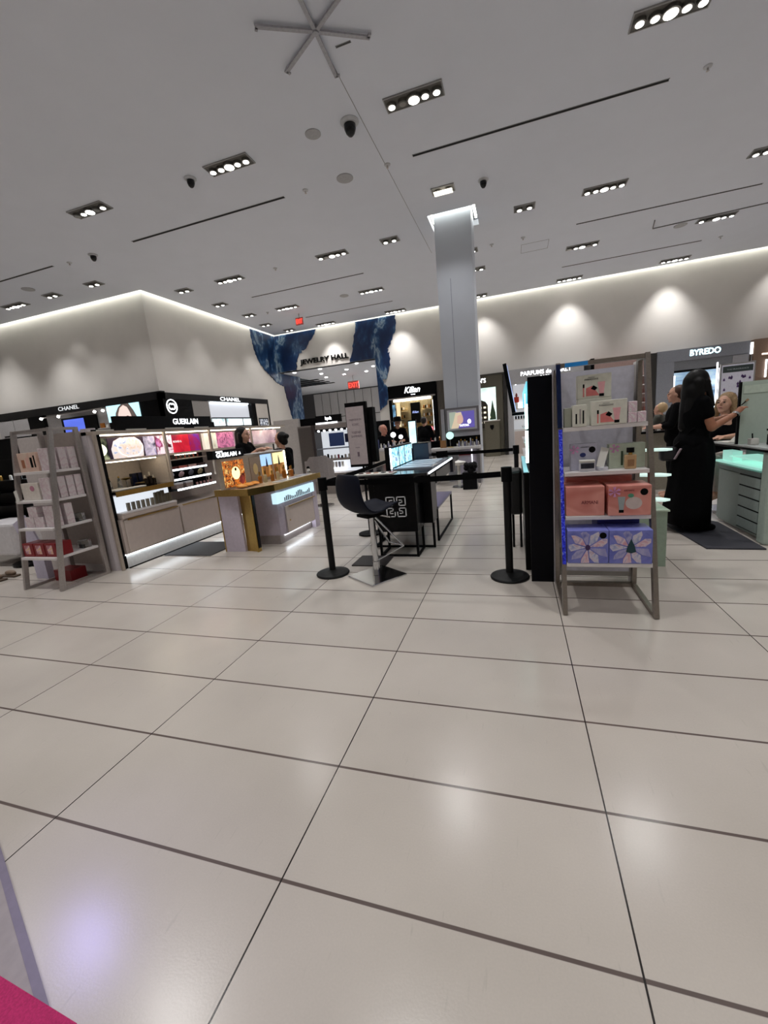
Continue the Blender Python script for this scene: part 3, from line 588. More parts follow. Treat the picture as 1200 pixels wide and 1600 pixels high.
t = thing('tester_card', 'small bent white card on the second shelf of the left rack', 'tester card', (-5.27, 3.12, zz[2])); obj('card', bar(B(), (-5.27, 3.14, zz[2]+0.005), (-5.30, 3.15, zz[2]+0.12), 0.05, 0.004, up=(0, 1, 0)), white, t); obj('fold', box(B(), -5.29, -5.24, 3.12, 3.15, zz[2], zz[2]+0.004), white, t)
for i, (x, z) in enumerate([(-5.28, zz[1]), (-5.13, zz[1]), (-5.2, zz[1]+0.116)]): gift('floral_gift_box', ['floral gift box at the lower left of the third shelf stack, left rack', 'floral gift box at the lower right of the third shelf stack, left rack', 'floral gift box on top of the third shelf stack, left rack'][i], x, x+0.14, 3.16, 3.26, z, z+0.115, pale)
rd = mat('dark red carton', c(128, 16, 26), 0.4)
for i, x in enumerate((-5.335, -5.158, -4.981)):
    t = gift('lipstick_gift_box', 'dark red gift box on the lowest shelf of the left rack, %s from the left' % ORD[i], x, x+0.165, 3.10, 3.28, zz[0], zz[0]+0.15, rd)
    obj('printed_picture', slab(B(), 'S', (x+0.035, 3.10, zz[0]+0.03), rect(0, .08, 0, .10), 0.001), art('rose gold print', [c(150, 60, 70), c(226, 190, 200), c(214, 170, 90)], 18, dist=1), t)
for i, (y, z) in enumerate([(3.42, zz[1]), (3.42, zz[0])]):
    t = thing('clear_tester_box', 'clear acrylic tester box on the %s shelf at the side of the left rack' % ('third', 'lowest')[i], 'tester box', (-4.88, y, z)); obj('cube', box(B(), -4.93, -4.84, y, y+0.1, z, z+0.09, 0.003), glass, t); obj('tester', box(B(), -4.91, -4.86, y+0.005, y+0.03, z+0.001, z+0.045), blackm, t)

# black wall unit behind the right rack
t = thing('black_merchandiser', 'tall black double-sided merchandiser whose dark end faces the viewer', 'display unit', (0.19, 4.6, 0))
obj('cabinet_body', box(box(B(), 0.10, 0.282, 3.65, 3.69, 0, 1.72), 0.135, 0.282, 3.69, 5.7, 0, 1.72), mat('black blue lacquer', c(5, 6, 14), 0.4, var=0.1, spec=.15), t)
obj('base_counter', box(B(), 0.06, 0.134, 3.94, 5.7, 0, 0.90), black, t); obj('counter_top', box(B(), 0.055, 0.134, 3.94, 5.7, 0.90, 0.92), black, t); obj('ledge_glow', box(B(), 0.06, 0.10, 3.96, 5.6, 0.9205, 0.925), emi('mint ledge', (0.35, 0.8, 0.9, 1), 0.5), t)
mint = emi('mint led', (0.62, 1.0, 0.93, 1), 5)
obj('led_strip', box(B(), 0.088, 0.134, 4.22, 4.26, 1.30, 1.62), mint, t); obj('led_strip', box(B(), 0.088, 0.134, 4.22, 4.26, 0.98, 1.28), mint, t)
obj('picture_panel', box(B(), 0.094, 0.134, 3.80, 5.6, 1.52, 1.70), art('cyan lit panel', [c(30, 120, 170), c(120, 220, 235), c(60, 160, 200)], 4, 1.1), t)
for k in range(3): obj('product_shelf', box(B(), 0.075, 0.134, 4.4, 5.6, 1.02+k*0.14, 1.03+k*0.14), shelfw, t)
obj('side_edge', box(B(), 0.283, 0.297, 3.632, 5.7, 0, 1.74), mat('pale edge', c(190, 186, 192), 0.5), t); obj('back_board', box(B(), 0.298, 0.86, 3.66, 3.70, 0.06, 1.72), white, t)
obj('rear_frame', box(B(), 0.86, 0.90, 3.64, 3.72, 0, 1.74), shelfw, t); obj('top_fin', box(B(), 0.56, 0.585, 3.66, 4.0, 1.721, 1.80), blackm, t)
t = thing('monitor', 'black monitor seen edge-on, on an arm from the black merchandiser', 'monitor', (-0.05, 4.55, 1.45)); obj('housing', bar(B(), (-0.085, 4.55, 1.93), (-0.01, 4.55, 1.46), 0.36, 0.035, up=(1, 0, 0)), black, t)
obj('screen', bar(B(), (-0.063, 4.55, 1.915), (0.010, 4.55, 1.475), 0.34, 0.006, up=(1, 0, 0)), emi('blue white screen', (0.5, 0.62, 1, 1), 0.8), t)
obj('arm', bar(B(), (-0.03, 4.65, 1.45), (0.12, 4.65, 1.45), 0.03), blackm, t)
t = thing('padded_stool', 'black padded stool between the right stanchion and the black merchandiser', 'stool', (0.0, 4.85, 0))
obj('seat', box(B(), -0.075, 0.052, 4.66, 4.98, 0.37, 0.86, 0.03), mat('quilted black leather', c(13, 13, 15), 0.4, bump=0.5, scale=18), t, smooth=False)
for x, y in ((-0.05, 4.69), (0.03, 4.69), (-0.05, 4.95), (0.03, 4.95)): obj('leg', cyl(B(), (x, y, 0), (x, y, 0.38), 0.012), blackm, t)

# ================================================================ stanchions
def stanchion():
    t = thing('stanchion', 'x', 'stanchion')
    obj('base', lathe(B(), 0, 0, [(0.001, 0), (0.168, 0), (0.172, 0.012), (0.165, 0.022), (0.12, 0.034), (0.06, 0.044), (0.034, 0.05), (0.001, 0.05)], 40), mat('stanchion black', c(10, 10, 11), 0.5, spec=.3), t, smooth=False)
    obj('pole', cyl(B(), (0, 0, 0.05), (0, 0, 0.88), 0.033, n=24), mat('stanchion black', c(10, 10, 11)), t); obj('head', cyl(B(), (0, 0, 0.88), (0, 0, 1.005), 0.045, n=24), blackm, t)
    return t
st = stanchion(); st.location = (-1.842, 3.74, 0); st['label'] = 'black belt stanchion left of the bar stool'; G5 = 'black queue stanchions'
s2_ = dup(st, (-0.085, 3.745, 0), label='black belt stanchion in front of the black merchandiser'); s3 = dup(st, (0.0, 6.6, 0), label='black belt stanchion farther back behind the right one'); s4 = dup(st, (-1.9, 7.0, 0), label='black belt stanchion half hidden behind the cosmetics table')
for s in (st, s2_, s3, s4): s['group'] = G5
def belt(label, a, b):
    bm = B(); a = Vector(a); b = Vector(b); n = 10
    pts = [a.lerp(b, i/n)-Vector((0, 0, 0.048*(i/n)*(1-i/n))) for i in range(n+1)]
    for p, q in zip(pts, pts[1:]): bar(bm, p, q, 0.003, 0.05, up=(0, 0, 1))
    tag(obj('stanchion_belt', bm, mat('belt webbing', c(9, 9, 11), 0.85, spec=.1)), label, 'belt')
belt('black queue belt stretched across the front between the two near stanchions', (-1.796, 3.74, 0.945), (-0.131, 3.745, 0.945)); belt('black queue belt running back from the left stanchion past the bar stool', (-1.845, 3.786, 0.945), (-1.9, 6.954, 0.945)); belt('rear black queue belt running across in front of the column unit', (-1.854, 7.0, 0.945), (-0.046, 6.6, 0.945))

# bar stool
t = thing('bar_stool', 'dark navy scoop-backed bar stool on a square chrome base', 'bar stool')
bm = B(); prof = [(-.235, 1.05), (-.25, .95), (-.245, .84), (-.215, .745), (-.15, .685), (-.06, .668), (.04, .69), (.13, .715), (.22, .722)]
hw = [.19, .215, .225, .23, .235, .235, .23, .215, .18]; top = []; bot = []
for i, ((x, z), w) in enumerate(zip(prof, hw)):
    a = prof[max(0, i-1)]; b2 = prof[min(len(prof)-1, i+1)]; tx, tz = b2[0]-a[0], b2[1]-a[1]; L = math.hypot(tx, tz); nx, nz = -tz/L, tx/L
    nx, nz = (nx, nz)
    row = []; rowb = []
    for j in range(7):
        f = j/6*2-1; cv = 0.03*(f*f)
        px_, pz_ = x-nx*0+nx*cv*(1), z+nz*cv
        row.append(bm.verts.new((px_, f*w, pz_))); rowb.append(bm.verts.new((px_-nx*0.028, f*w*0.97, pz_-nz*0.028)))
    top.append(row); bot.append(rowb)
for R in range(len(prof)-1):
    for j in range(6):
        bm.faces.new((top[R][j], top[R][j+1], top[R+1][j+1], top[R+1][j])); bm.faces.new((bot[R][j+1], bot[R][j], bot[R+1][j], bot[R+1][j+1]))
    for j in (0, 6): bm.faces.new((top[R][j], top[R+1][j], bot[R+1][j], bot[R][j]))
for R in (0, len(prof)-1):
    for j in range(6): bm.faces.new((top[R][j], top[R][j+1], bot[R][j+1], bot[R][j]))
o = obj('seat_shell', bm, mat('navy vinyl', c(9, 14, 30), 0.55, spec=.18), t, smooth=True); md = o.modifiers.new('s', 'SUBSURF'); md.levels = md.render_levels = 1
obj('seat_plate', box(B(), -.11, .09, -.09, .09, .615, .642), blackm, t); obj('column', cyl(B(), (0, 0, 0.02), (0, 0, 0.615), 0.027, n=24), chrome, t)
obj('collar', cyl(B(), (0, 0, 0.02), (0, 0, 0.16), 0.036, n=24), chrome, t)
obj('lever', bar(B(), (0.02, -.03, .63), (0.05, -.24, .62), .012), chrome, t)
bm = B(); 
for s in (-1, 1): cyl(bm, (0.02, s*.03, .60), (0.27, s*.12, .27), 0.009)
cyl(bm, (0.27, -.12, .27), (0.27, .12, .27), 0.009); cyl(bm, (0.03, 0, .16), (0.27, -.12, .27), 0.007); obj('footrest', bm, chrome, t)
obj('base_plate', box(B(), -.21, .21, -.21, .21, 0, .018, 0.004), chrome, t)
t.location = (-1.345, 3.70, 0); t.rotation_euler = (0, 0, 0.95)
t = thing('floor_plate', 'flat dark square floor plate behind the bar stool', 'base plate', (-1.55, 4.10, 0), 0.35)
t2 = obj('plate', box(B(), -1.73, -1.35, 3.98, 4.32, 0, 0.012), mat('dark plate', c(40, 36, 36), 0.5), t)

# ================================================================ black makeup table with square logo
t = thing('makeup_table', 'long black makeup table with a white square logo on its front', 'makeup table', (-1.3, 5.3, 0)); MT = t
obj('front_cabinet', box(B(), -1.51, -1.045, 4.31, 4.66, 0.29, 0.90, 0.003), black, t)
obj('body', box(B(), -1.70, -0.94, 4.67, 4.98, 0.30, 0.86), black, t)
obj('worktop', box(B(), -1.78, -0.90, 4.31, 6.22, 0.90, 0.93, 0.003), mat('black glass top', c(20, 20, 24), 0.12), t)
obj('rear_cabinet', box(B(), -1.70, -1.20, 4.98, 6.15, 0.30, 0.86), black, t)
obj('lower_shelf', box(B(), -1.19, -0.93, 4.99, 6.15, 0.40, 0.425), mat('lilac shelf', c(120, 116, 134), 0.4), t)
obj('lit_back_panel', box(B(), -1.199, -1.18, 5.0, 6.12, 0.43, 0.70), emi('lilac panel', (0.72, 0.66, 1, 1), 1.6), t)
obj('drawer_front', box(B(), -1.19, -0.93, 4.99, 6.15, 0.72, 0.86), black, t)
obj('light_strip', box(B(), -0.905, -0.893, 4.40, 6.15, 0.905, 0.925), emi('white strip', (0.85, 0.92, 1, 1), 4), t)
obj('end_box', box(B(), -1.06, -.90, 6.23, 6.45, .70, .89), mat('charcoal cube', c(40, 38, 42), .4, spec=.2), t)
def frame(xs, ys, h, tt):
    for x in xs:
        for y in ys: obj('leg', box(B(), x-.0125, x+.0125, y-.0125, y+.0125, 0, h), blackm, tt)
frame((-1.49, -1.065), (4.33, 4.64), 0.29, t); frame((-1.68, -0.945), (4.69,), 0.30, t); frame((-1.68, -0.945), (4.97, 6.13), 0.40, t)
bm = B()
for z in (0.0125,):
    for x in (-1.49, -1.065): bar(bm, (x, 4.345, z), (x, 4.63, z), .022)
    bar(bm, (-1.475, 4.33, z), (-1.08, 4.33, z), .022); bar(bm, (-1.66, 4.69, z), (-.96, 4.69, z), .022); bar(bm, (-.945, 4.99, z), (-.945, 6.12, z), .022); bar(bm, (-1.68, 4.71, z), (-1.68, 6.12, z), .022)
obj('foot_rail', bm, blackm, t)
# square logo made of four interlocking Gs
bm = B(); cxl, czl, s = -1.27, 0.575, 0.125; wv = 0.014
def gee(fx, fz):
    q = lambda pts: [(cxl+fx*a, czl+fz*b) for a, b in pts]
    for a, b, c2, d in ((.012, .125, .111, .125), (.012, .044, .012, .03), (.111, .125, .111, .012)): pass
    segs = [((.016, .118), (.118, .118)), ((.118, .118), (.118, .016)), ((.016, .118), (.016, .066)), ((.118, .016), (.04, .016)), ((.04, .016), (.04, .05)), ((.04, .05), (.078, .05)), ((.078, .05), (.078, .08)), ((.078, .08), (.045, .08))]
    for (a, b), (c2, d) in segs:
        x0, x1 = sorted((a, c2)); z0, z1 = sorted((b, d)); x0 -= wv/2*.8; x1 += wv/2*.8; z0 -= wv/2*.8; z1 += wv/2*.8
        xs = sorted((cxl+fx*x0, cxl+fx*x1)); zs_ = sorted((czl+fz*z0, czl+fz*z1)); box(bm, xs[0], xs[1], 4.302, 4.309, zs_[0], zs_[1])
for fx in (-1, 1):
    for fz in (-1, 1): gee(fx*0.92, fz*0.92)
obj('square_logo', bm, mat('white logo paint', c(225, 225, 228), 0.4), t)
# what stands on it
t = thing('lit_picture_display', 'black three-picture lit display standing on the black makeup table', 'display', (-1.45, 5.4, .93))
obj('case', box(B(), -1.50, -1.44, 4.80, 5.95, .931, 1.20), black, t); obj('side_light', box(B(), -1.435, -1.42, 4.79, 4.81, .94, 1.19), emi('white strip', (0.85, 0.92, 1, 1), 4), t)
skyart = art('cyan portrait', [c(40, 70, 110), c(120, 190, 215), c(200, 235, 240), c(90, 110, 160)], 9, 1.4, dist=1.5)
for a, b2 in ((4.84, 5.19), (5.24, 5.48), (5.53, 5.90)): obj('lit_picture', box(B(), -1.439, -1.434, a, b2, .95, 1.18), skyart, t)
t = thing('navy_display_block', 'glossy navy block at the rear of the black makeup table', 'display block', (-1.3, 6.05, .93)); obj('block', box(B(), -1.44, -1.20, 5.97, 6.18, .931, 1.17, .004), navy, t); obj('lid', box(B(), -1.44, -1.20, 5.97, 6.18, 1.171, 1.18), black, t)
t = thing('lit_totem', 'slim lit picture totem behind the three-picture display', 'display totem', (-1.6, 6.6, 0)); obj('case', box(B(), -1.63, -1.50, 6.60, 6.65, 0.0, 1.52), black, t)
obj('lit_picture', box(B(), -1.62, -1.51, 6.594, 6.599, 1.08, 1.50), art('violet cyan picture', [c(120, 110, 190), c(190, 235, 240), c(235, 245, 245)], 3, 1.5), t)
t = thing('tester_tray', 'lit glass tester tray with colour cards at the front of the black makeup table', 'tester tray', (-1.15, 5.3, .93))
obj('tray', box(B(), -1.40, -.93, 4.75, 5.9, .931, .945), mat('silver tray', c(160, 170, 184), 0.2, 0.5), t)
for k in range(4): obj('card', box(B(), -1.36, -.97, 4.80+k*.27, 5.0+k*.27, .946, .950), mat('pale blue card', c(190, 206, 222), 0.3), t)
t = thing('makeup_palette_tray', 'flat white makeup tray at the left of the black makeup table', 'makeup tray', (-1.5, 4.47, .93)); obj('tray', box(B(), -1.76, -1.30, 4.36, 4.58, .931, .94), white, t)
for k in range(5): obj('pan', lathe(B(), -1.70+k*.09, 4.47, [(.001, .941), (.03, .941), (.028, .948), (.001, .948)]), mat('powder %d' % k, [c(60, 30, 34), c(150, 90, 80), c(190, 150, 130), c(30, 30, 34), c(120, 60, 70)][k], 0.7), t)
# sign on stand
t = thing('sign_stand', 'black framed sign with a pale lilac poster on a slim post', 'sign', (-1.98, 5.3, 0))
obj('base', lathe(B(), -1.98, 5.33, [(.001, 0), (.16, 0), (.16, .02), (.001, .03)], 32), blackm, t); obj('post', cyl(B(), (-1.98, 5.33, .03), (-1.98, 5.33, .95), .015), blackm, t)
obj('frame', box(B(), -2.155, -1.855, 5.30, 5.36, .95, 1.80, .004), blackm, t); obj('side_panel', box(B(), -1.85, -1.78, 5.33, 5.45, 1.0, 1.72), blackm, t)
obj('poster', box(B(), -2.145, -1.895, 5.294, 5.299, .985, 1.745), mat('lilac paper', c(196, 184, 186), 0.6), t)
gy = mat('print plum grey', c(120, 104, 116), 0.6)
for s, z, w in (('FABRIQUE EN', 1.575, .17), ('ICONIC', 1.515, .10), ('TOGETHER', 1.41, .13), ('SHIMMERS', 1.36, .15), ('PARIS', 1.21, .06)): lettering(s, 'S', (-2.02, 5.294, z), w, .03 if w > .07 else .015, gy, t, th=.001)
obj('printed_bottle', slab(B(), 'S', (-2.02, 5.294, 1.12), rect(-.015, .015, -.03, .03), .001), gy, t)
tag(obj('floor_mat', box(B(), -4.62, -3.85, 4.30, 4.95, 0, .012, .004), mat('rubber mat', c(48, 48, 52), 0.7, bump=0.3, scale=120)), 'dark grey floor mat behind the brass-trimmed perfume counter', 'floor mat')
# ================================================================ taupe perfume gondola along the left aisle
GX = -4.65
t = thing('perfume_gondola', 'long taupe perfume gondola with lit headers and a glowing plinth along the left aisle', 'gondola', (-4.9, 5.8, 0)); GT = t
YA, YB, YC, YD = 3.69, 4.74, 5.66, 8.0
pil = mat('pilaster taupe', c(212, 204, 208), 0.4, var=0.02)
obj('end_panel', box(B(), -5.95, -4.78, 3.70, 3.76, 0, 1.72, .004), mat('end panel taupe', c(198, 190, 188), 0.5), t)
obj('pilaster', cyl(box(B(), -4.84, -4.76, 3.69, 3.80, 0, 1.74), (-4.76, 3.75, 0), (-4.76, 3.75, 1.74), 0.055, n=24), pil, t)
obj('shadow_gap', box(B(), -4.73, -4.69, 3.72, 3.80, 0, 1.72), blackm, t)
for y in (YA, YB-0.02, YC-0.02, 6.75): obj('upright', box(B(), GX-0.03, GX, y, y+0.035, 0.0 if y == YA else 0.95, 1.66), mat('bronze upright', c(186, 174, 162), 0.4, 0.3), t)
obj('top_box', box(B(), -5.3, GX, YA, YD, 1.66, 1.70), mat('bronze upright', c(186, 174, 162)), t); obj('header_light', box(B(), GX-0.10, GX-0.06, YA+.06, YD-.1, 1.645, 1.659), emi('warm strip', (1, 0.9, 0.66, 1), 7), t)
obj('back_wall', box(B(), -5.35, -5.20, YA+.08, YD, 0, 1.66), mat('back wall taupe', c(196, 184, 176), 0.5), t)
obj('base', box(B(), -5.18, GX-.002, YA+0.10, YD, 0.18, 0.62), beige, t)
obj('plinth', box(B(), -5.18, GX-.05, YA+0.05, YD, 0, 0.178), mat('white plinth', c(225, 226, 226), 0.4), t)
obj('plinth_light', box(B(), GX-.045, GX-.03, YA+.1, YD-.05, .165, .178), emi('plinth strip', (0.86, 0.94, 1, 1), 9), t)
obj('floor_rail', box(B(), GX-.02, GX, YA+.1, YD, 0, .012), blackm, t)
for a, b2 in ((YA+.14, YB-.02), (YB+.01, YC-.02), (YC+.01, 6.7), (6.73, 7.9)):
    d = obj('drawer_front', box(B(), GX-.001, GX+.018, a, b2, .20, .60, .004), beige, t); obj('handle', box(B(), GX+.02, GX+.035, a+.05, b2-.02, .603, .618), brass, d)
# first bay
obj('counter', box(B(), -5.19, GX+.02, YA+.10, YB-.04, .93, .965), mat('black glass counter', c(26, 22, 20), .1), t); obj('counter_edge', box(B(), GX+.021, GX+.03, YA+.10, YB-.04, .905, .967), brass, t)
litw = emi('tester box white', (.86, .92, 1, 1), .85)
obj('tester_box_back', box(B(), -4.80, -4.74, YA+.16, YB-.04, .70, .90), litw, t); obj('tester_box_floor', box(B(), -4.80, GX+.03, YA+.12, YB-.04, .68, .70), shelfw, t)
obj('sloped_front', box(B(), GX-.1, GX+.025, YA+.12, YB-.04, .625, .678, .004), beige, t)
obj('lower_body', box(B(), -5.18, -4.81, YA+.12, YB-.04, .80, .93), beige, t)
# lit header pictures
hb = [('header_picture', 3.75, 3.98, art('white flower on black', [c(10, 14, 14), c(20, 26, 22), c(215, 225, 180)], 2.6, .9, dist=.4)),
      ('header_picture', 3.99, 4.52, art('indigo black picture', [c(16, 12, 20), c(50, 34, 50), c(24, 22, 40)], 5, .7)),
      ('header_picture', 4.53, 4.71, art('indigo picture', [c(30, 26, 60), c(190, 180, 200), c(60, 50, 110)], 5, 1.0, dist=.8)),
      ('header_picture', 4.77, 5.02, art('wine red picture', [c(70, 6, 24), c(240, 225, 235), c(120, 10, 60), c(200, 130, 180)], 7, .9, dist=.7)),
      ('header_picture', 5.03, 5.36, art('crimson picture', [c(90, 10, 40), c(170, 16, 40), c(200, 40, 60)], 3, .9, dist=.7)),
      ('header_picture', 5.37, 5.60, art('purple red picture', [c(60, 30, 150), c(140, 20, 60), c(90, 30, 120)], 4, .9, dist=.7)),
      ('header_picture', 5.70, 6.0, art('pale dome picture', [c(120, 116, 100), c(235, 230, 215), c(200, 196, 180)], 3, .75)),
      ('header_picture', 6.05, 6.45, art('magenta bloom picture', [c(80, 20, 50), c(200, 120, 160), c(110, 40, 76)], 9, .75, dist=1)),
      ('header_picture', 6.5, 7.9, art('mauve picture', [c(140, 100, 120), c(220, 200, 205)], 3, .6))]
for n, a, b2, m2 in hb: obj(n, box(B(), -4.87, -4.82, a, b2, 1.36, 1.62), m2, t)
obj('printed_flower', slab(B(), 'E', (-4.82, 3.84, 1.48), ell(0, 0, .12, .085), .004), emi('pale bloom', (.82, .86, .6, 1), 1.6), t)
obj('printed_disc', slab(B(), 'E', (-4.819, 4.27, 1.36), [(-.24, 0), (-.25, .12), (-.2, .22), (-.1, .26), (.12, .26), (.2, .21), (.23, .12), (.21, 0)], .004), art('iridescent glass picture', [c(150, 165, 200), c(215, 215, 225), c(235, 225, 220), c(206, 180, 165), c(240, 236, 240), c(170, 185, 210)], 9, .8, dist=1.6), t)
bm = B(); 
for i in range(40):
    a = PI*2*i/40; bar(bm, (-4.812, 4.30+.19*math.cos(a), 1.49+.12*math.sin(a)), (-4.812, 4.30+.19*math.cos(a+.16), 1.49+.12*math.sin(a+.16)), .006)
obj('printed_ring', bm, emi('rose glow line', (1, .8, .7, 1), 2), t)
lettering('ROUGE G', 'E', (-4.82, 5.12, 1.52), .16, .03, litdim, t)
obj('header_shelf', box(B(), -5.19, -4.79, YA+.1, YD, 1.33, 1.355), beige, t); obj('assumed_bay_light', box(B(), -4.86, -4.83, YA+.12, YB-.05, 1.318, 1.329), emi('warm strip', (1, 0.9, 0.66, 1), 7), t); obj('assumed_bay_light', box(B(), -4.84, -4.81, YB+.3, YC-.2, 1.318, 1.329), emi('warm strip', (1, 0.9, 0.66, 1), 7), t)  # bay lights are assumed strips, added below the shelf to brighten the bays
# objects of the first bay
def bottle(name, label, x, y, z, r, h, m2, capm, group=None, square=False, cap_h=.3):
    q = thing(name, label, 'bottle', (x, y, z), group=group); hb_ = h*(1-cap_h)
    obj('glass_body', box(B(), x-r, x+r, y-r, y+r, z, z+hb_*.92, r*.25) if square else lathe(B(), x, y, [(.001, z), (r, z), (r, z+hb_*.8), (r*.5, z+hb_*.92), (.001, z+hb_*.92)], 14), m2, q)
    obj('neck', cyl(B(), (x, y, z+hb_*.92), (x, y, z+hb_), r*.35, n=10), gold, q); obj('cap', cyl(B(), (x, y, z+hb_), (x, y, z+h), r*.5, r*.45, n=12), capm, q); return q
zc = .966
for i, y in enumerate((3.92, 4.06)):
    q = thing('gold_bell_tester', 'tall clear perfume tester on a white tray in the first gondola bay, %s' % ('nearer' , 'farther')[i], 'perfume tester', (-4.85, y, zc))
    obj('tray', box(B(), -4.90, -4.80, y-.06, y+.06, zc, zc+.018), white, q); obj('flacon', lathe(B(), -4.85, y, [(.001, zc+.02), (.03, zc+.02), (.022, zc+.11), (.008, zc+.15), (.001, zc+.15)]), glass, q); obj('stopper', sph(B(), (-4.85, y, zc+.16), .012), gold, q)
q = thing('gold_bowl_ornament', 'black and gold domed compact floating on a stand in the first gondola bay', 'ornament', (-4.95, 4.25, zc)); obj('stand', cyl(B(), (-4.95, 4.25, zc), (-4.95, 4.25, zc+.1), .008), glass, q); obj('bowl', lathe(B(), -4.95, 4.25, [(.001, zc+.10), (.05, zc+.115), (.065, zc+.128), (.001, zc+.14)]), brass, q)
q = thing('powder_tin', 'round black powder tin on the first gondola counter', 'powder tin', (-4.85, 4.36, zc)); obj('tin', lathe(B(), -4.85, 4.36, [(.001, zc), (.065, zc), (.07, zc+.03), (.001, zc+.045)], 20), black, q); obj('rim', lathe(B(), -4.85, 4.36, [(.066, zc+.046), (.05, zc+.052), (.001, zc+.052)], 20), brass, q)
for i, y in enumerate((4.42, 4.52)): gift('dark_perfume_box', 'dark blue perfume box at the back of the first gondola counter, %s' % ('left one', 'right one')[i], -5.08, -5.03, y, y+.07, zc, zc+.17, navy, 'perfume box')
for i, (y, h) in enumerate([(4.5, .13), (4.58, .17), (4.64, .12)]): bottle('perfume_bottle', 'dark perfume bottle with pale round cap, %s in the first gondola bay' % ORD[i], -4.9, y, zc, .024, h, mat('dark bottle', c(40, 30, 26), .15), mat('ivory cap', c(230, 220, 205), .3), square=True)
q = thing('white_tray', 'long white tray along the first gondola counter', 'tray', (-4.72, 4.05, zc)); obj('tray', box(B(), -4.77, -4.68, 3.83, 4.30, zc, zc+.016, .003), white, q); obj('strip', box(B(), -4.76, -4.69, 3.85, 4.28, zc+.0165, zc+.02), shelfw, q)
kh = mat('khaki carton', c(128, 120, 104), .5)
for i in range(6): gift('tester_carton', 'x', -4.73, -4.70, 3.98+i*.075, 4.02+i*.075, .7005, .80, kh, 'tester box', group='small khaki boxes in the lit tester box')['label'] = 'small khaki box in the lit gondola tester box, %s from the left' % ORD[i]
for i, (y, h) in enumerate([(4.44, .16), (4.50, .165), (4.56, .17), (4.62, .12), (4.67, .12)]): gift('tester_carton', 'x', -4.73, -4.70, y-.02, y+.025, .7005, .70+h, mat('olive brown carton', c(96, 88, 70), .45), 'tester box', group='taller brown boxes in the lit tester box')['label'] = 'taller olive brown box in the lit gondola tester box, %s from the left' % ORD[i]
# second bay: three stepped makeup tiers
obj('bay_side', box(B(), -5.19, -4.70, YB-.01, YB+.018, .93, 1.33), mat('back wall taupe', c(196, 184, 176)), t); obj('makeup_housing', box(B(), -5.19, -4.86, YB+.02, YC-.02, .80, 1.33), blackm, t)
tier = [(.82, -4.66), (.96, -4.72), (1.10, -4.78)]
for z, x in tier:
    obj('tier', box(B(), -4.95, x, YB+.03, YC-.04, z, z+.02), black, t); obj('tier_light', box(B(), x+.001, x+.012, YB+.05, YC-.06, z-.004, z+.022), emi('tier strip', (.88, .94, 1, 1), 3.2), t)
obj('tester_ledge', box(B(), -4.95, -4.72, YB+.03, YC-.04, 1.25, 1.265), mat('bronze upright', c(186, 174, 162)), t)
pm = [mat('lip %d' % i, col, .35) for i, col in enumerate([c(130, 50, 40), c(96, 42, 36), c(170, 90, 76), c(190, 150, 140), c(60, 34, 32)])]
for k in range(8):
    q = obj('lipstick_tester', lathe(B(), -4.80, YB+.10+k*.09, [(.001, 1.2655), (.011, 1.2655), (.011, 1.30), (.007, 1.301), (.006, 1.325), (.001, 1.33)], 10), pm[k % 2], None); tag(q, 'upright lipstick tester on the gondola ledge under the red picture, %s from the left' % ORD[k], 'lipstick', 'lipstick testers on the gondola ledge')
for k in range(4):
    q = obj('eyeshadow_palette', box(B(), -4.855, -4.80, YB+.10+k*.2, YB+.27+k*.2, 1.1205, 1.16, .002), pm[(k+1) % 5]); q.rotation_euler = (0, 0, 0); tag(q, ['brown striped palette at the left of the top makeup tier', 'rust brown palette second on the top makeup tier', 'dark brown palette third on the top makeup tier', 'tan palette at the right of the top makeup tier'][k], 'makeup palette')
for k in range(4):
    q = thing('compact', ['round compact at the left of the middle makeup tier', 'pink powder compact on the middle makeup tier', 'grey compact on the middle makeup tier', 'gold compact at the right of the middle makeup tier'][k], 'compact', (-4.77, YB+.14+k*.2, .9805)); m2 = [mat('compact silver', c(180, 184, 200), .2), mat('compact pink', c(214, 180, 184), .3), mat('compact grey', c(120, 120, 134), .2), mat('compact gold', c(206, 190, 150), .3)][k]
    obj('case', cyl(B(), (-4.77, YB+.14+k*.2, .981), (-4.77, YB+.14+k*.2, .995), .05, n=18), black, q); obj('lid', cyl(B(), (-4.81, YB+.14+k*.2, 1.03), (-4.82, YB+.14+k*.2, 1.035), .05, n=18), m2, q)
for k in range(2):
    q = thing('powder_box', 'square taupe powder box at the left of the lowest makeup tier, %s' % ('nearer', 'farther')[k], 'powder box', (-4.74, YB+.15+k*.2, .8405)); obj('box_body', box(B(), -4.80, -4.70, YB+.08+k*.2, YB+.22+k*.2, .8405, .90, .004), mat('taupe powder box', c(134, 116, 108), .4), q); obj('lid', box(B(), -4.80, -4.70, YB+.08+k*.2, YB+.22+k*.2, .901, .925, .004), mat('silver lid', c(190, 186, 190), .3), q)
for k in range(5):
    q = thing('nail_bottle', 'small rosy bottle on the lowest makeup tier, %s from the left' % ORD[k], 'bottle', (-4.72, YB+.52+k*.08, .8405), group='rosy bottles on the lowest makeup tier'); y = YB+.52+k*.08
    obj('glass_body', cyl(B(), (-4.72, y, .841), (-4.72, y, .885), .018, n=12), mat('rosy glass', c(180, 130, 126), .2), q); obj('cap', cyl(B(), (-4.72, y, .886), (-4.72, y, .93), .012, n=10), black, q)
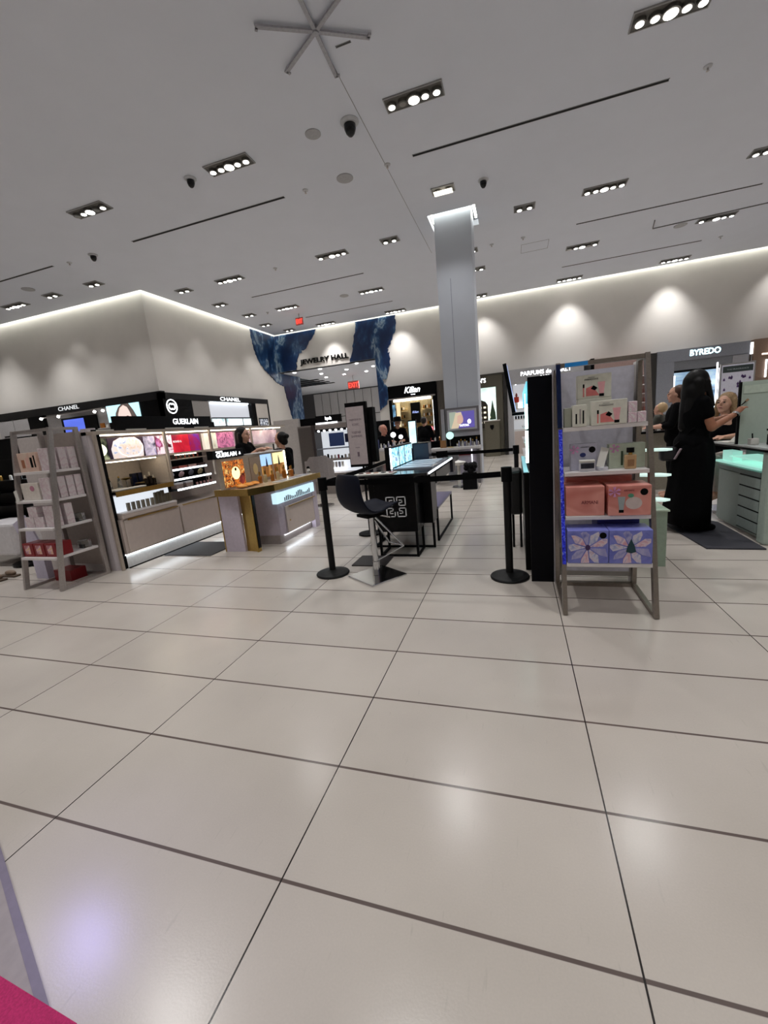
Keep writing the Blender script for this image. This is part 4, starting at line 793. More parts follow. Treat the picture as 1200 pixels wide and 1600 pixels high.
# sign header on top of the gondola
t = thing('brand_header', 'long black header with white GUERLAIN letters on top of the gondola', 'shop sign', (-4.67, 4.9, 1.70)); obj('board', box(B(), -4.72, -4.67, 4.02, 5.75, 1.701, 1.875), black, t); lettering('GUERLAIN', 'E', (-4.67, 5.20, 1.80), .50, .08, lit, t, bold=.003)
for k, (y, w) in enumerate([(3.86, .22), (4.3, .3), (4.95, .34), (5.5, .3)]):
    q = thing('booklet', ['open white leaflet at the near end of the gondola top', 'white leaflet below the black header', 'white leaflet in front of the lit header letters', 'white leaflet at the far end of the black header'][k], 'leaflet', (-4.6, y, 1.7)); obj('paper', box(B(), -4.668, -4.652, y-w/2, y+w/2, 1.7005, 1.715), white, q)
# the end wall seen above the left rack
# ================================================================ brass-trimmed perfume counter
t = thing('perfume_counter', 'taupe perfume counter with brass trim and a pale blue lit box', 'counter', (-3.4, 5.1, 0)); PC = t
top = [(-3.74, 4.46), (-3.20, 4.40), (-3.03, 4.72), (-2.98, 5.98), (-3.60, 5.98), (-3.78, 4.9)]
obj('worktop', prism(B(), top, .79, .835), mat('counter glass top', c(210, 190, 160), .12, var=.1, scale=3), t)
def grow(poly, d):
    cxp = sum(p[0] for p in poly)/len(poly); cyp = sum(p[1] for p in poly)/len(poly); return [(cxp+(x-cxp)*(1+d), cyp+(y-cyp)*(1+d)) for x, y in poly]
bm = B(); tp = grow(top, .012)
for a, b2 in zip(tp[:4], tp[1:4]): bar(bm, (a[0], a[1], .80), (b2[0], b2[1], .80), .012, .085)
obj('brass_edge', bm, brass, t)
lil = mat('lilac taupe panel', c(196, 186, 200), .45)
obj('left_leg_panel', box(B(), -3.735, -3.44, 4.49, 4.53, 0, .785), lil, t); obj('brass_leg_edge', box(B(), -3.75, -3.737, 4.485, 4.54, 0, .785), brass, t); obj('brass_leg_edge', box(B(), -3.755, -3.74, 4.56, 4.72, .10, .70), brass, t)
obj('brass_panel', prism(B(), [(-3.435, 4.53), (-3.235, 4.49), (-3.235, 4.50), (-3.43, 4.56)], 0, .785), brass, t); obj('brass_fin', box(B(), -3.245, -3.225, 4.47, 4.54, 0, .785), brass, t); obj('dark_fin', box(B(), -3.224, -3.216, 4.48, 4.53, .05, .785), black, t)
obj('body', prism(B(), [(-3.56, 4.85), (-3.10, 4.85), (-3.06, 4.92), (-3.05, 5.92), (-3.56, 5.92)], .12, .785), lil, t)
obj('plinth', prism(B(), [(-3.56, 4.84), (-3.115, 4.84), (-3.115, 5.92), (-3.56, 5.92)], 0, .12), mat('plinth taupe', c(160, 150, 148), .5), t)
obj('plinth_light', box(B(), -3.11, -3.098, 4.95, 5.75, .10, .118), emi('plinth strip', (.86, .94, 1, 1), 9), t); obj('end_post', box(B(), -3.11, -3.04, 5.78, 5.92, 0, .785), lil, t)
d = obj('drawer_front', box(B(), -3.049, -3.032, 4.95, 5.76, .135, .505, .003), beige, t); obj('handle', box(B(), -3.031, -3.012, 5.02, 5.80, .49, .503), brass, d); obj('lock', cyl(B(), (-3.032, 5.02, .30), (-3.026, 5.02, .30), .012), brass, d)
obj('lit_box', box(B(), -3.10, -3.02, 4.74, 5.82, .575, .715, .004), emi('lit box pale blue', (.62, .88, .98, 1), .95), t)
bm = B()
for k in range(16): 
    h = .05+.02*math.sin(k*.9)+(.02 if 6 < k < 11 else 0); box(bm, -3.02, -3.012, 4.92+k*.048, 4.94+k*.048, .585, .585+h)
obj('printed_bottles', bm, mat('print taupe grey', c(110, 112, 120), .5), t)
# display back with lit pictures
t = thing('lit_display_wall', 'row of lit perfume pictures under a black GUERLAIN header on the counter', 'display', (-3.55, 5.2, .836))
sx_ = -3.56
obj('frame', box(B(), sx_-.06, sx_, 4.43, 5.98, .837, 1.235), mat('display frame taupe', c(170, 158, 144), .4), t)
obj('header', box(B(), sx_-.08, sx_+.01, 4.30, 4.92, 1.24, 1.345), black, t); lettering('GUERLAIN', 'E', (sx_+.01, 4.56, 1.285), .40, .055, lit, t, bold=.004); lettering('MAISON', 'E', (sx_+.01, 4.42, 1.328), .12, .018, lit, t); obj('sign_symbol', slab(B(), 'E', (sx_+.01, 4.83, 1.27), [(-.02, 0), (.02, 0), (0, .035)], .004), lit, t)
obj('lit_picture', box(B(), sx_+.001, sx_+.008, 4.45, 4.88, .86, 1.20), art('amber bloom picture', [c(24, 8, 8), c(70, 22, 14), c(200, 110, 36), c(50, 14, 10), c(245, 190, 110), c(60, 18, 10)], 15, 1.1, dist=1.0), t)
obj('lit_picture_bottle', slab(B(), 'E', (sx_+.008, 4.69, 1.03), ell(0, 0, .085, .085), .003), emi('amber glow', (1, .78, .38, 1), 1.7), t); obj('lit_picture_cap', slab(B(), 'E', (sx_+.008, 4.69, 1.08), ell(0, 0, .02, .022), .005), blackm, t)
obj('picture_disc', slab(B(), 'E', (sx_+.008, 4.80, .93), ell(0, 0, .055, .06), .006), art('dark red disc', [c(60, 10, 12), c(150, 60, 50)], 10, .8), t)
obj('taupe_picture', box(B(), sx_+.001, sx_+.008, 5.02, 5.28, .86, 1.20), mat('taupe picture', c(160, 142, 126), .4), t); obj('printed_bottle', slab(B(), 'E', (sx_+.008, 5.14, 1.03), ell(0, 0, .055, .08), .003), mat('gold print', c(222, 196, 140), .3), t)
for a, b2, cc, nm in ((5.30, 5.58, c(150, 185, 225), 'blue'), (5.63, 5.93, c(228, 214, 160), 'straw')):
    obj('lit_picture', box(B(), sx_+.001, sx_+.008, a, b2, 1.05, 1.215), emi('lit %s field' % nm, cc, 1.4), t)
    obj('printed_field', box(B(), sx_+.001, sx_+.009, a, b2, .88, 1.049), art('%s reeds' % nm, [c(60, 30, 14), c(150, 96, 40), c(196, 150, 84)], 16, .6, dist=.5, stretch=(1, 1, .3)), t)
    obj('printed_figure', slab(B(), 'E', (sx_+.009, (a+b2)/2, 1.03), [(-.025, 0), (.025, 0), (.012, .10), (0, .15), (-.012, .10)], .003), mat('print dark teal', c(40, 56, 66), .5), t)
obj('top_tray', box(B(), sx_-.20, sx_+.02, 5.15, 5.98, 1.236, 1.250, .004), mat('pale grey tray', c(180, 178, 180), .3), t); obj('light_edge', box(B(), sx_+.009, sx_+.02, 5.955, 5.975, .86, 1.23), emi('warm strip', (1, .9, .66, 1), 3), t)
zt = .8355
for i, (x, y, h, mm) in enumerate([(-3.42, 5.02, .16, 'a'), (-3.40, 5.12, .17, 'g'), (-3.36, 5.24, .15, 'a'), (-3.34, 5.36, .19, 'g'), (-3.42, 5.46, .17, 'a'), (-3.34, 5.55, .20, 'a'), (-3.42, 5.66, .16, 'a'), (-3.34, 5.76, .17, 'a'), (-3.42, 5.86, .15, 'a')]):
    bottle('perfume_bottle', 'x', x, y, zt, .028, h, amber if mm == 'a' else mat('pale gold glass', c(222, 206, 166), .1, trans=.4), gold)['label'] = '%s perfume bottle on the brass-trimmed counter, %s from the left' % ('amber' if mm == 'a' else 'pale gold', ORD[i])
q = thing('orange_scarf_pad', 'crumpled orange silk pad in front of the amber picture', 'display pad', (-3.42, 4.66, zt)); 
bm = B(); 
for k in range(9): sph(bm, (-3.42+.05*math.cos(k*2.1), 4.55+k*.045, zt+.026), (.07, .045, .012+.006*(k % 3)))
obj('silk', bm, mat('orange silk', c(226, 150, 62), .35), q, smooth=True)
q = thing('white_tray', 'long white tester tray along the front of the brass-trimmed counter', 'tray', (-3.15, 5.4, zt)); obj('tray', box(B(), -3.22, -3.06, 5.0, 5.9, zt, zt+.01, .003), white, q); 
for k in range(3): obj('tray_insert', box(B(), -3.20, -3.08, 5.04+k*.29, 5.28+k*.29, zt+.0105, zt+.015), mat('grey insert', c(150, 150, 160), .3), q)
q = thing('black_atomiser', 'glass bottle with black top at the far end of the counter', 'bottle', (-3.1, 5.92, zt)); obj('flask', lathe(B(), -3.12, 5.90, [(.001, zt), (.035, zt), (.03, zt+.05), (.015, zt+.09), (.001, zt+.09)]), glass, q); obj('cap', lathe(B(), -3.12, 5.90, [(.001, zt+.09), (.03, zt+.09), (.02, zt+.12), (.001, zt+.125)]), black, q)
q = thing('grey_chair', 'grey moulded chair with rounded back beyond the brass-trimmed counter', 'chair', (-3.75, 7.6, 0))
def roundchair(q, x, y, rz, m2, zs=.62, zt_=1.0, w=.23):
    bm = B(); rows_ = []
    for i in range(9):
        a = -1.1+2.2*i/8; rows_.append((math.cos(a)*w, math.sin(a)*w*1.05, 1.0 if abs(a) < .8 else .82))
    R = Matrix.Rotation(rz, 3, 'Z')
    for (x0, y0, f0), (x1, y1, f1) in zip(rows_, rows_[1:]):
        for k in range(4):
            za = zs+(zt_-zs)*k/4; zb = zs+(zt_-zs)*(k+1)/4; p = []
            for (xx, yy, ff) in ((x0, y0, f0), (x1, y1, f1)):
                for zz2 in (za, zb):
                    for rr in (1.0, .92): v = R @ Vector((xx*rr, yy*rr, 0)); p.append(bm.verts.new((x+v.x, y+v.y, zs+(zz2-zs)*ff)))
            bm.faces.new((p[0], p[4], p[6], p[2])); bm.faces.new((p[1], p[3], p[7], p[5]))
            if k == 3: bm.faces.new((p[2], p[6], p[7], p[3]))
    obj('backrest', bm, m2, q, smooth=False); obj('seat', lathe(B(), x, y, [(.001, zs-.03), (w, zs-.02), (w, zs+.02), (.001, zs+.03)], 24), m2, q)
    obj('pedestal', cyl(B(), (x, y, .02), (x, y, zs-.03), .025), chrome, q); obj('base_plate', cyl(B(), (x, y, 0), (x, y, .02), .2, n=28), chrome, q)
roundchair(q, -3.75, 7.6, -1.2, mat('grey plastic', c(150, 144, 144), .5), .55, 1.02, .3)
# ================================================================ two-sided black beauty boutique on the left walls
BX, BY = -9.95, 10.30
t = thing('wall_boutique', 'black CHANEL wall boutique wrapping the corner of the plain white walls', 'wall boutique', (BX, BY, 0))
obj('fascia', box(box(B(), X0, BX, BY, BY+.14, 2.90, 3.13), BX-.19, BX, BY, 16.0, 2.90, 3.09), mat('fascia black', c(14, 14, 17), .4), t)
obj('corner_pier', box(box(B(), -12.2, BX, BY+.01, BY+.14, 0, 2.90), BX-.19, BX-.005, BY+.01, 11.5, 0, 2.90), black, t)
lettering('CHANEL', 'S', (-13.78, BY, 3.02), .92, .125, litdim, t, bold=.004); lettering('CHANEL', 'E', (BX, 13.5, 3.0), 1.15, .125, lit, t, bold=.004)
# roundel
def ringpoly(bm, face, org, r, w, a0=0, a1=2*PI, n=36, th=.01):
    for i in range(n):
        a = a0+(a1-a0)*i/n; b2 = a0+(a1-a0)*(i+1)/n
        slab(bm, face, org, [(r*math.cos(a), r*math.sin(a)), (r*math.cos(b2), r*math.sin(b2)), ((r-w)*math.cos(b2), (r-w)*math.sin(b2)), ((r-w)*math.cos(a), (r-w)*math.sin(a))], th)
bm = B(); ringpoly(bm, 'E', (BX-.003, 10.62, 2.68), .215, .03)
ringpoly(bm, 'E', (BX-.003, 10.58, 2.68), .10, .035, .75, 2*PI-.75, 26, .012); ringpoly(bm, 'E', (BX-.001, 10.66, 2.68), .10, .035, PI+.75, 3*PI-.75, 26, .012)
obj('round_emblem', bm, lit, t)
# side wall bays
obj('grey_panel', box(B(), BX-.19, BX-.01, 11.5, 12.30, 2.2, 2.89), mat('mid grey panel', c(140, 136, 134), .5), t)
obj('black_band', box(B(), BX-.19, BX-.005, 11.5, 12.4, 0, 2.2), black, t)
bm = B(); obj('lit_niche', box(B(), BX-.19, BX-.15, 12.42, 14.75, 2.36, 2.87), emi('niche glow', (.72, .74, .80, 1), .7), t); obj('niche_light', box(B(), BX-.12, BX-.09, 12.5, 14.7, 2.865, 2.885), emi('plinth strip', (.86, .94, 1, 1), 6), t)
obj('shelf_back', box(B(), BX-.19, BX-.15, 12.42, 15.0, .9, 2.34), mat('white gloss back', c(190, 194, 200), .3), t); obj('shelf', box(B(), BX-.15, BX, 12.42, 14.9, 2.33, 2.355), black, t); obj('shelf', box(B(), BX-.15, BX, 12.42, 14.9, 2.04, 2.06), black, t)
for a, b2 in ((12.5, 13.15), (13.3, 14.2), (14.3, 14.8)): obj('lit_picture', box(B(), BX-.14, BX-.12, a, b2, 2.07, 2.31), art('ice white picture', [c(210, 225, 230), c(235, 245, 245), c(150, 180, 180)], 6, 1.5), t)
obj('black_upright', box(B(), BX-.19, BX-.003, 14.76, 15.05, 0, 2.9), black, t); obj('beige_panel', box(B(), BX-.19, BX-.01, 15.06, 15.9, 0, 2.9), taupe, t); obj('end_strip', box(B(), BX-.19, BX, 15.91, 16.0, 0, 2.9), black, t)
obj('lamp_picture', box(B(), BX-.008, BX+.004, 15.18, 15.78, 1.30, 2.28), art('crystal picture', [c(40, 42, 50), c(110, 114, 124), c(225, 228, 235)], 14, 1.0, dist=.4), t); 
bm = B(); box(bm, BX-.008, BX+.008, 15.14, 15.18, 1.25, 2.32); box(bm, BX-.008, BX+.008, 15.78, 15.82, 1.25, 2.32); box(bm, BX-.008, BX+.008, 15.18, 15.78, 2.28, 2.32); box(bm, BX-.008, BX+.008, 15.18, 15.78, 1.25, 1.3); obj('picture_frame', bm, black, t)
obj('lower_cabinet', box(B(), BX-.19, BX+.25, 12.42, 14.74, 0, .9), taupe, t)
# front wall bays
obj('white_cabinets', box(box(B(), -17.3, -16.53, BY+.01, BY+.14, 2.30, 2.86), -16.51, -15.78, BY+.01, BY+.14, 2.30, 2.86), mat('cabinet white', c(186, 184, 186), .4), t)
obj('cabinet_handle', box(B(), -17.1, -16.7, BY-.01, BY+.008, 2.33, 2.37), blackm, t)
obj('dark_back', box(B(), X0, -15.0, BY+.02, BY+.14, 0, 2.29), blackm, t); obj('black_upright', box(B(), -15.77, -15.05, BY+.005, BY+.14, 0, 2.9), black, t)
obj('bay_back', box(B(), -15.04, -12.21, BY+.12, BY+.14, 0, 2.89), mat('bay grey', c(150, 146, 146), .5), t); obj('bay_rail', bar(B(), (-15.04, BY-.05, 2.80), (-12.3, BY-.05, 2.86), .03), steel, t)
obj('blue_screen', box(B(), -14.3, -12.75, BY+.05, BY+.09, 2.05, 2.72), black, t); obj('screen_picture', box(B(), -14.2, -13.3, BY+.045, BY+.049, 2.10, 2.66), emi('screen blue', (.10, .16, .75, 1), 1.0), t)
for x in (-15.0, -14.2, -12.6, -12.25): obj('clip_lamp', cyl(B(), (x, BY-.07, 2.80), (x, BY-.10, 2.76), .04), emi('clip lamp', (1, 1, .95, 1), 8), t)
obj('glass_shelf', box(B(), -12.7, -12.22, BY-.02, BY+.1, 2.25, 2.265), shelfw, t); obj('product', box(B(), -12.62, -12.45, BY+.02, BY+.06, 2.266, 2.42, .01), amber, t); obj('product', box(B(), -12.38, -12.30, BY+.02, BY+.06, 2.266, 2.36, .01), white, t)
# face video
vid = thing('video_screen', 'lit screen showing a face against pale cyan on the black boutique corner', 'screen', (-11.5, BY, 2.45))
obj('panel', box(B(), -12.17, -10.86, BY-.02, BY, 2.40, 2.90), emi('screen cyan', (.50, .82, .92, 1), 1.3), vid); V = (-12.17, BY-.02, 2.40)
obj('hair_shape', slab(B(), 'S', V, [(.28, 0), (.34, .25), (.48, .42), (.62, .5), (.92, .5), (1.06, .3), (1.2, 0)], .003), emi('screen brown', (.12, .09, .08, 1), .8), vid)
obj('face_shape', slab(B(), 'S', V, [(.40, 0), (.44, .22), (.55, .40), (.70, .47), (.84, .40), (.93, .22), (.97, 0)], .005), emi('screen skin', (.82, .66, .60, 1), 1.0), vid)
for a in (.56, .80): obj('eye_shape', slab(B(), 'S', V, ell(a, .12, .055, .025), .008), emi('screen eye', (.16, .09, .08, 1), .8), vid)
obj('hair_streak', slab(B(), 'S', V, [(.84, .48), (.92, .42), (1.02, .2), (1.08, 0), (1.0, 0), (.93, .22)], .009), emi('screen brown', (.12, .09, .08, 1), .8), vid)
# ================================================================ far-left black fixture behind the left rack
t = thing('black_gondola', 'black open makeup gondola at the far left edge behind the rack', 'gondola', (-8.2, 4.8, 0))
obj('back_panel', box(B(), -9.2, -6.9, 4.75, 4.85, 0, 1.5), black, t); obj('base', box(B(), -9.2, -6.9, 4.35, 4.74, 0, .55), blackm, t)
for z in (.75, .95, 1.15): obj('shelf', box(B(), -9.2, -6.95, 4.40, 4.74, z, z+.02), black, t)
obj('lit_white_side', box(B(), -7.55, -7.30, 4.70, 4.745, 1.17, 1.60), emi('white strip', (.85, .92, 1, 1), 1.1), t); obj('lit_cyan_side', box(B(), -7.12, -6.95, 4.70, 4.745, 1.2, 1.6), emi('cyan strip', (.2, .75, .95, 1), 1.4), t)
obj('grey_divider', box(B(), -7.29, -7.13, 4.68, 4.745, 1.0, 1.62), taupe, t); obj('shelf_edge', box(B(), -7.3, -6.85, 4.36, 4.39, .84, .86), shelfw, t)
for k in range(8): q = obj('makeup_tester', lathe(B(), -8.9+k*.22, 4.5, [(.001, 1.1705), (.02, 1.1705), (.02, 1.24), (.001, 1.25)], 10), [white, black, gold][k % 3]); tag(q, 'small makeup tester on the far-left black gondola shelf, %s from the left' % ORD[k], 'makeup tester', 'testers on the far-left black gondola')
q = thing('white_counter_chair', 'white square tub chair on a dark round base at the far left', 'chair', (-6.9, 3.9, 0)); obj('tub', box(B(), -7.4, -6.6, 3.75, 4.25, .16, .62, .04), mat('white leather', c(205, 202, 205), .4), q); obj('round_base', cyl(B(), (-6.62, 3.98, 0), (-6.62, 3.98, .035), .27, n=32), black, q); obj('stem', cyl(B(), (-6.9, 4.0, .03), (-6.9, 4.0, .16), .04), chrome, q)
q = thing('paper_bag', 'pale lilac card bag leaning beside the left rack', 'bag', (-5.75, 3.45, 0)); bm = B(); bar(bm, (-5.62, 3.42, .30), (-5.82, 3.42, .74), .26, .02, up=(0, 1, 0)); obj('card_side', bm, mat('lilac paper bag', c(196, 190, 210), .6), q); obj('card_foot', box(B(), -5.70, -5.50, 3.38, 3.46, 0, .30), mat('lilac paper bag', c(196, 190, 210)), q)
q = thing('red_shopping_box', 'dark red box on the floor behind the left rack', 'box', (-5.2, 3.9, 0)); 
obj('carton', box(B(), -5.30, -5.03, 3.33, 3.52, 0.0, .13), mat('dark red carton', c(128, 16, 26)), q)
q = thing('shoe_sandals', 'person\'s brown sandalled feet at the far left edge', 'shoes', (-6.25, 3.33, 0))
for i, y in enumerate((3.27, 3.42)):
    s_ = obj('sole', box(B(), -6.42, -6.12, y-.045, y+.045, 0, .025, .01), mat('brown sole', c(90, 74, 62), .6), q); obj('upper', sph(B(), (-6.24, y, .05), (.09, .042, .035)), mat('tan leather', c(120, 100, 84), .5), q, smooth=True)
# pink mat and clear sheet in the lower left corner of the view
tag(obj('pink_mat', prism(B(), [(-2.4, .53), (-1.43, .497), (-1.10, .48), (-.98, .40), (-.98, 0), (-2.4, 0)], .013, .018), mat('magenta carpet', c(176, 40, 96), .9, var=.2, scale=200)), 'magenta floor mat poking into the lower left corner', 'floor mat')
t = thing('acrylic_sheet', 'grey sheet with a pale edge on the floor at the lower left corner', 'floor sheet', (-1.8, .4, 0))
obj('sheet', prism(B(), [(-2.4, .97), (-1.94, .775), (-1.54, .615), (-1.19, .466), (-1.0, .38), (-1.0, 0), (-2.4, 0)], .001, .010), mat('grey sheet', c(150, 142, 140), .4), t); obj('dark_joint', bar(B(), (-1.82, .535, .0125), (-1.82, .72, .0125), .012, .004), blackm, t)
obj('sheet_edge', bar(B(), (-2.4, .97, .006), (-1.17, .458, .006), .022, .011), mat('sheet edge grey', c(120, 112, 128), .4), t)
# ================================================================ boutiques on the back wall
YW = WY3
def pbox(n, t, x0, x1, z0, z1, y0, y1, m2, bev=0): return obj(n, box(B(), x0, x1, y0, y1, z0, z1, bev), m2, t)
# Kilian
t = thing('perfume_boutique', 'black framed Kilian perfume boutique with gold lit shelves on the back wall', 'wall boutique', (-3.95, YW, 0))
yf = YW-.45
pbox('fascia', t, -4.95, -2.95, 2.58, 3.10, yf, YW-.002, black); pbox('left_frame', t, -4.95, -4.82, 0, 2.58, yf, YW-.002, black); pbox('right_frame', t, -3.12, -2.95, 0, 2.58, yf, YW-.002, black)
pbox('base_cabinet', t, -4.82, -3.12, 0, .95, yf, YW-.002, black); pbox('back_wall', t, -4.82, -3.12, .95, 2.58, YW-.06, YW-.002, art('fluted champagne wall', [c(120, 104, 74), c(206, 192, 156), c(150, 134, 100)], 5, dist=0, kind='wave', detail=0, rough=.3))
bm = B()
for k in range(28): cyl(bm, (-4.79+k*.06, YW-.06, .96), (-4.79+k*.06, YW-.06, 2.5), .018, n=8)
obj('flutes', bm, mat('champagne flute', c(186, 170, 132), .3, .5), t)
pbox('header_light', t, -4.75, -3.2, 2.46, 2.54, yf+.02, yf+.06, emi('warm white bar', (1, .93, .8, 1), 9)); pbox('canopy_shelf', t, -4.9, -3.0, 2.55, 2.60, yf-.12, yf-.001, steel)
pbox('screen', t, -4.12, -3.72, 1.55, 2.38, YW-.16, YW-.10, black); lettering('Kilian', 'S', (-3.92, YW-.16, 2.0), .26, .09, emi('screen blue white', (.4, .5, 1, 1), 1.5), t, shear=.3)
lettering('Kilian', 'S', (-3.93, yf, 2.88), .66, .24, lit, t, bold=.01, shear=.35); lettering('PARIS', 'S', (-3.9, yf, 2.69), .18, .04, lit, t)
shg = [(-4.8, -4.25), (-3.60, -3.14)]
for z in (1.45, 1.78, 2.1):
    for a, b2 in shg: pbox('glass_shelf', t, a, b2, z, z+.015, YW-.38, YW-.10, gold)
pbox('mid_shelf', t, -4.8, -3.14, 1.38, 1.42, YW-.38, YW-.1, gold)
pbox('left_picture', t, -4.815, -4.70, 1.5, 2.35, yf+.01, yf+.03, art('blue column', [c(20, 50, 90), c(120, 170, 200)], 8, .8)); pbox('edge_light', t, -3.13, -3.118, 1.2, 2.4, yf-.004, yf-.001, lit)
pbox('gold_panel', t, -4.66, -4.50, 1.45, 2.42, YW-.40, YW-.39, emi('gold glow', (.8, .66, .4, 1), 1.0)); 
k_ = 0
for z in (1.465, 1.795, 2.115):
    for a, b2 in shg:
        for i in range(5):
            x = a+.07+i*(b2-a-.1)/5; k_ += 1
            q = thing('perfume_bottle', 'perfume bottle on the %s gold shelf %s, %s from the left' % ({1.465: 'lowest', 1.795: 'middle', 2.115: 'top'}[z], 'left of the screen' if a < -4 else 'right of the screen', ORD[i]), 'bottle', (x, YW-.3, z), group='bottles on the gold boutique shelves')
            obj('glass_body', box(B(), x-.025, x+.025, YW-.32, YW-.28, z+.001, z+.11), [black, white, amber][k_ % 3], q); obj('cap', cyl(B(), (x, YW-.3, z+.111), (x, YW-.3, z+.14), .012, n=8), gold, q)
q = thing('black_perfume_case', 'black lacquer perfume case just left of the Kilian screen', 'perfume case', (-4.33, YW-.3, 1.421)); obj('case', box(B(), -4.24, -4.13, YW-.36, YW-.2, 1.421, 1.60), black, q); obj('lid', box(B(), -4.24, -4.13, YW-.36, YW-.2, 1.601, 1.62), gold, q)
q = thing('red_rose_sign', 'small round red and white emblem at the right of the gold boutique', 'sign', (-3.28, YW-.42, 1.28)); obj('disc', slab(B(), 'S', (-3.28, YW-.41, 1.26), ell(0, 0, .11, .11), .012), emi('red emblem', (1, .2, .25, 1), 1.2), q); obj('star', slab(B(), 'S', (-3.28, YW-.422, 1.26), [(.09*math.cos(i*PI/4)*(1 if i % 2 else .4), .09*math.sin(i*PI/4)*(1 if i % 2 else .4)) for i in range(8)], .004), lit, q)
spot((-4.4, YW-.35, 2.52), 25, size=2.0, rad=.03, col=(1, .85, .62)); spot((-3.5, YW-.35, 2.52), 25, size=2.0, rad=.03, col=(1, .85, .62))
t = thing('fluted_pilaster', 'dark grey fluted pilaster between the Kilian boutique and the column', 'pilaster', (-2.75, YW, 0)); bm = B(); box(bm, -2.94, -2.55, YW-.4, YW-.002, 0, 3.10)
obj('panel', bm, mat('fluted grey', c(84, 78, 72), .5), t); bm = B()
for k in range(6): cyl(bm, (-2.91+k*.065, YW-.4, 0), (-2.91+k*.065, YW-.4, 3.10), .022, n=10)
obj('flutes', bm, mat('fluted grey', c(84, 78, 72)), t)
# Penhaligon's
olive = mat('olive grey paint', c(96, 92, 80), .5, var=.04)
t = thing('olive_boutique', "olive grey PENHALIGON'S boutique with a lit window picture on the back wall", 'wall boutique', (-1.4, YW, 0)); yf = YW-.35
pbox('facade', t, -2.5, -.42, 0, 3.06, yf, YW-.002, olive); pbox('cornice', t, -2.5, -.30, 3.061, 3.12, yf-.05, YW-.002, mat('olive dark', c(60, 58, 52), .5)); pbox('corner_post', t, -.40, -.28, 0, 3.10, yf-.04, YW-.002, mat('charcoal post', c(48, 46, 44), .5))
lettering("PENHALIGON'S", 'S', (-1.76, yf, 2.90), 1.45, .17, lit, t, bold=.01)
pbox('lit_window', t, -2.2, -.68, 1.35, 2.62, yf-.012, yf-.001, art('pale sky picture', [c(150, 190, 185), c(225, 238, 232), c(190, 215, 210)], 1.6, 1.1))
obj('printed_house', slab(B(), 'S', (-1.2, yf-.012, 1.35), [(-.6, -.25), (.2, -.25), (.2, .62), (.12, .75), (.05, .78), (-.1, .85), (-.25, .78), (-.6, .6)], .006), mat('print dark brown', c(50, 44, 36), .5), t)
bm = B()
for i in range(3):
    for j in range(4): slab(bm, 'S', (-1.32+i*.16, yf-.018, 1.28+j*.19), rect(0, .09, 0, .07), .003)
obj('printed_windows', bm, emi('little windows', (.9, .85, .65, 1), 1.2), t)
obj('printed_tree', slab(B(), 'S', (-.82, yf-.012, 1.5), [(-.12, -.1), (.12, -.1), (.10, .15), (.04, .4), (.0, .65), (-.05, .35), (-.1, .1)], .006), mat('print green dark', c(60, 84, 60), .5), t)
for x0, x1 in ((-2.4, -1.45), (-1.4, -.5)): pbox('door_panel', t, x0, x1, .15, 1.0, yf-.015, yf-.001, mat('olive panel', c(106, 102, 88), .5), .01)
q = thing('letter_box_table', 'small olive counter with a dark crest in front of the olive boutique', 'counter', (-.85, YW-.7, 0)); obj('body', box(B(), -1.12, -.58, YW-.75, YW-.45, 0, 1.34), mat('olive panel', c(106, 102, 88)), q); obj('top', box(B(), -1.15, -.55, YW-.78, YW-.42, 1.341, 1.38), taupe, q); obj('crest', slab(B(), 'S', (-.85, YW-.75, 1.1), [(-.07, .1), (.07, .1), (.07, 0), (0, -.1), (-.07, 0)], .006), blackm, q)
# Parfums de Marly
t = thing('pale_boutique', 'pale grey PARFUMS de MARLY boutique with lit shelves on the back wall', 'wall boutique', (.8, YW, 0)); yf = YW-.35; pale_ = mat('pale boutique grey', c(186, 186, 190), .5)
pbox('fascia', t, -.26, 2.6, 2.62, 3.16, yf, YW-.002, pale_); pbox('left_jamb', t, -.26, -.05, 0, 2.62, yf, YW-.002, pale_); pbox('right_jamb', t, 2.2, 2.6, 0, 2.62, yf, YW-.002, pale_); pbox('back_panel', t, -.05, 2.2, 0, 2.62, YW-.05, YW-.002, emi('lit pale wall', (.8, .82, .86, 1), .45))
lettering('PARFUMS de MARLY', 'S', (1.12, yf, 2.97), 1.75, .15, lit, t, bold=.008); lettering('PARIS', 'S', (1.12, yf, 2.80), .38, .09, lit, t, bold=.008)
for z in (.9, 1.3, 1.7): pbox('shelf', t, -.04, 2.19, z, z+.03, YW-.33, YW-.06, white)
pbox('lit_display', t, .13, .35, 1.73, 1.94, YW-.33, YW-.1, lit); pbox('downlight', t, .02, .08, 2.60, 2.618, yf+.05, yf+.11, lit); pbox('counter', t, -.04, .9, 0, .88, yf-.02, YW-.34, beige)
bm = B()
for k in range(7): box(bm, .0+k*.1, .06+k*.1, YW-.30, YW-.2, 1.331, 1.45)
obj('bottle_row', bm, blackm, t)
q = thing('red_flacon', 'large red perfume bottle glowing on the shelf left of the black merchandiser', 'perfume bottle', (.06, YW-.22, 1.96)); obj('bottle', box(B(), -.02, .16, YW-.3, YW-.2, 1.951, 2.16, .02), mat('red glass', c(190, 60, 44), .2), q); obj('cap', lathe(B(), .07, YW-.25, [(.001, 2.16), (.03, 2.165), (.045, 2.22), (.015, 2.30), (.001, 2.31)]), mat('red cap', c(150, 40, 30), .3), q)
q2 = thing('shelf_plinth', 'white plinth under the large red perfume bottle', 'plinth', (.07, YW-.25, 1.731)); obj('block', box(B(), -.03, .11, YW-.31, YW-.19, 1.731, 1.949), white, q2)
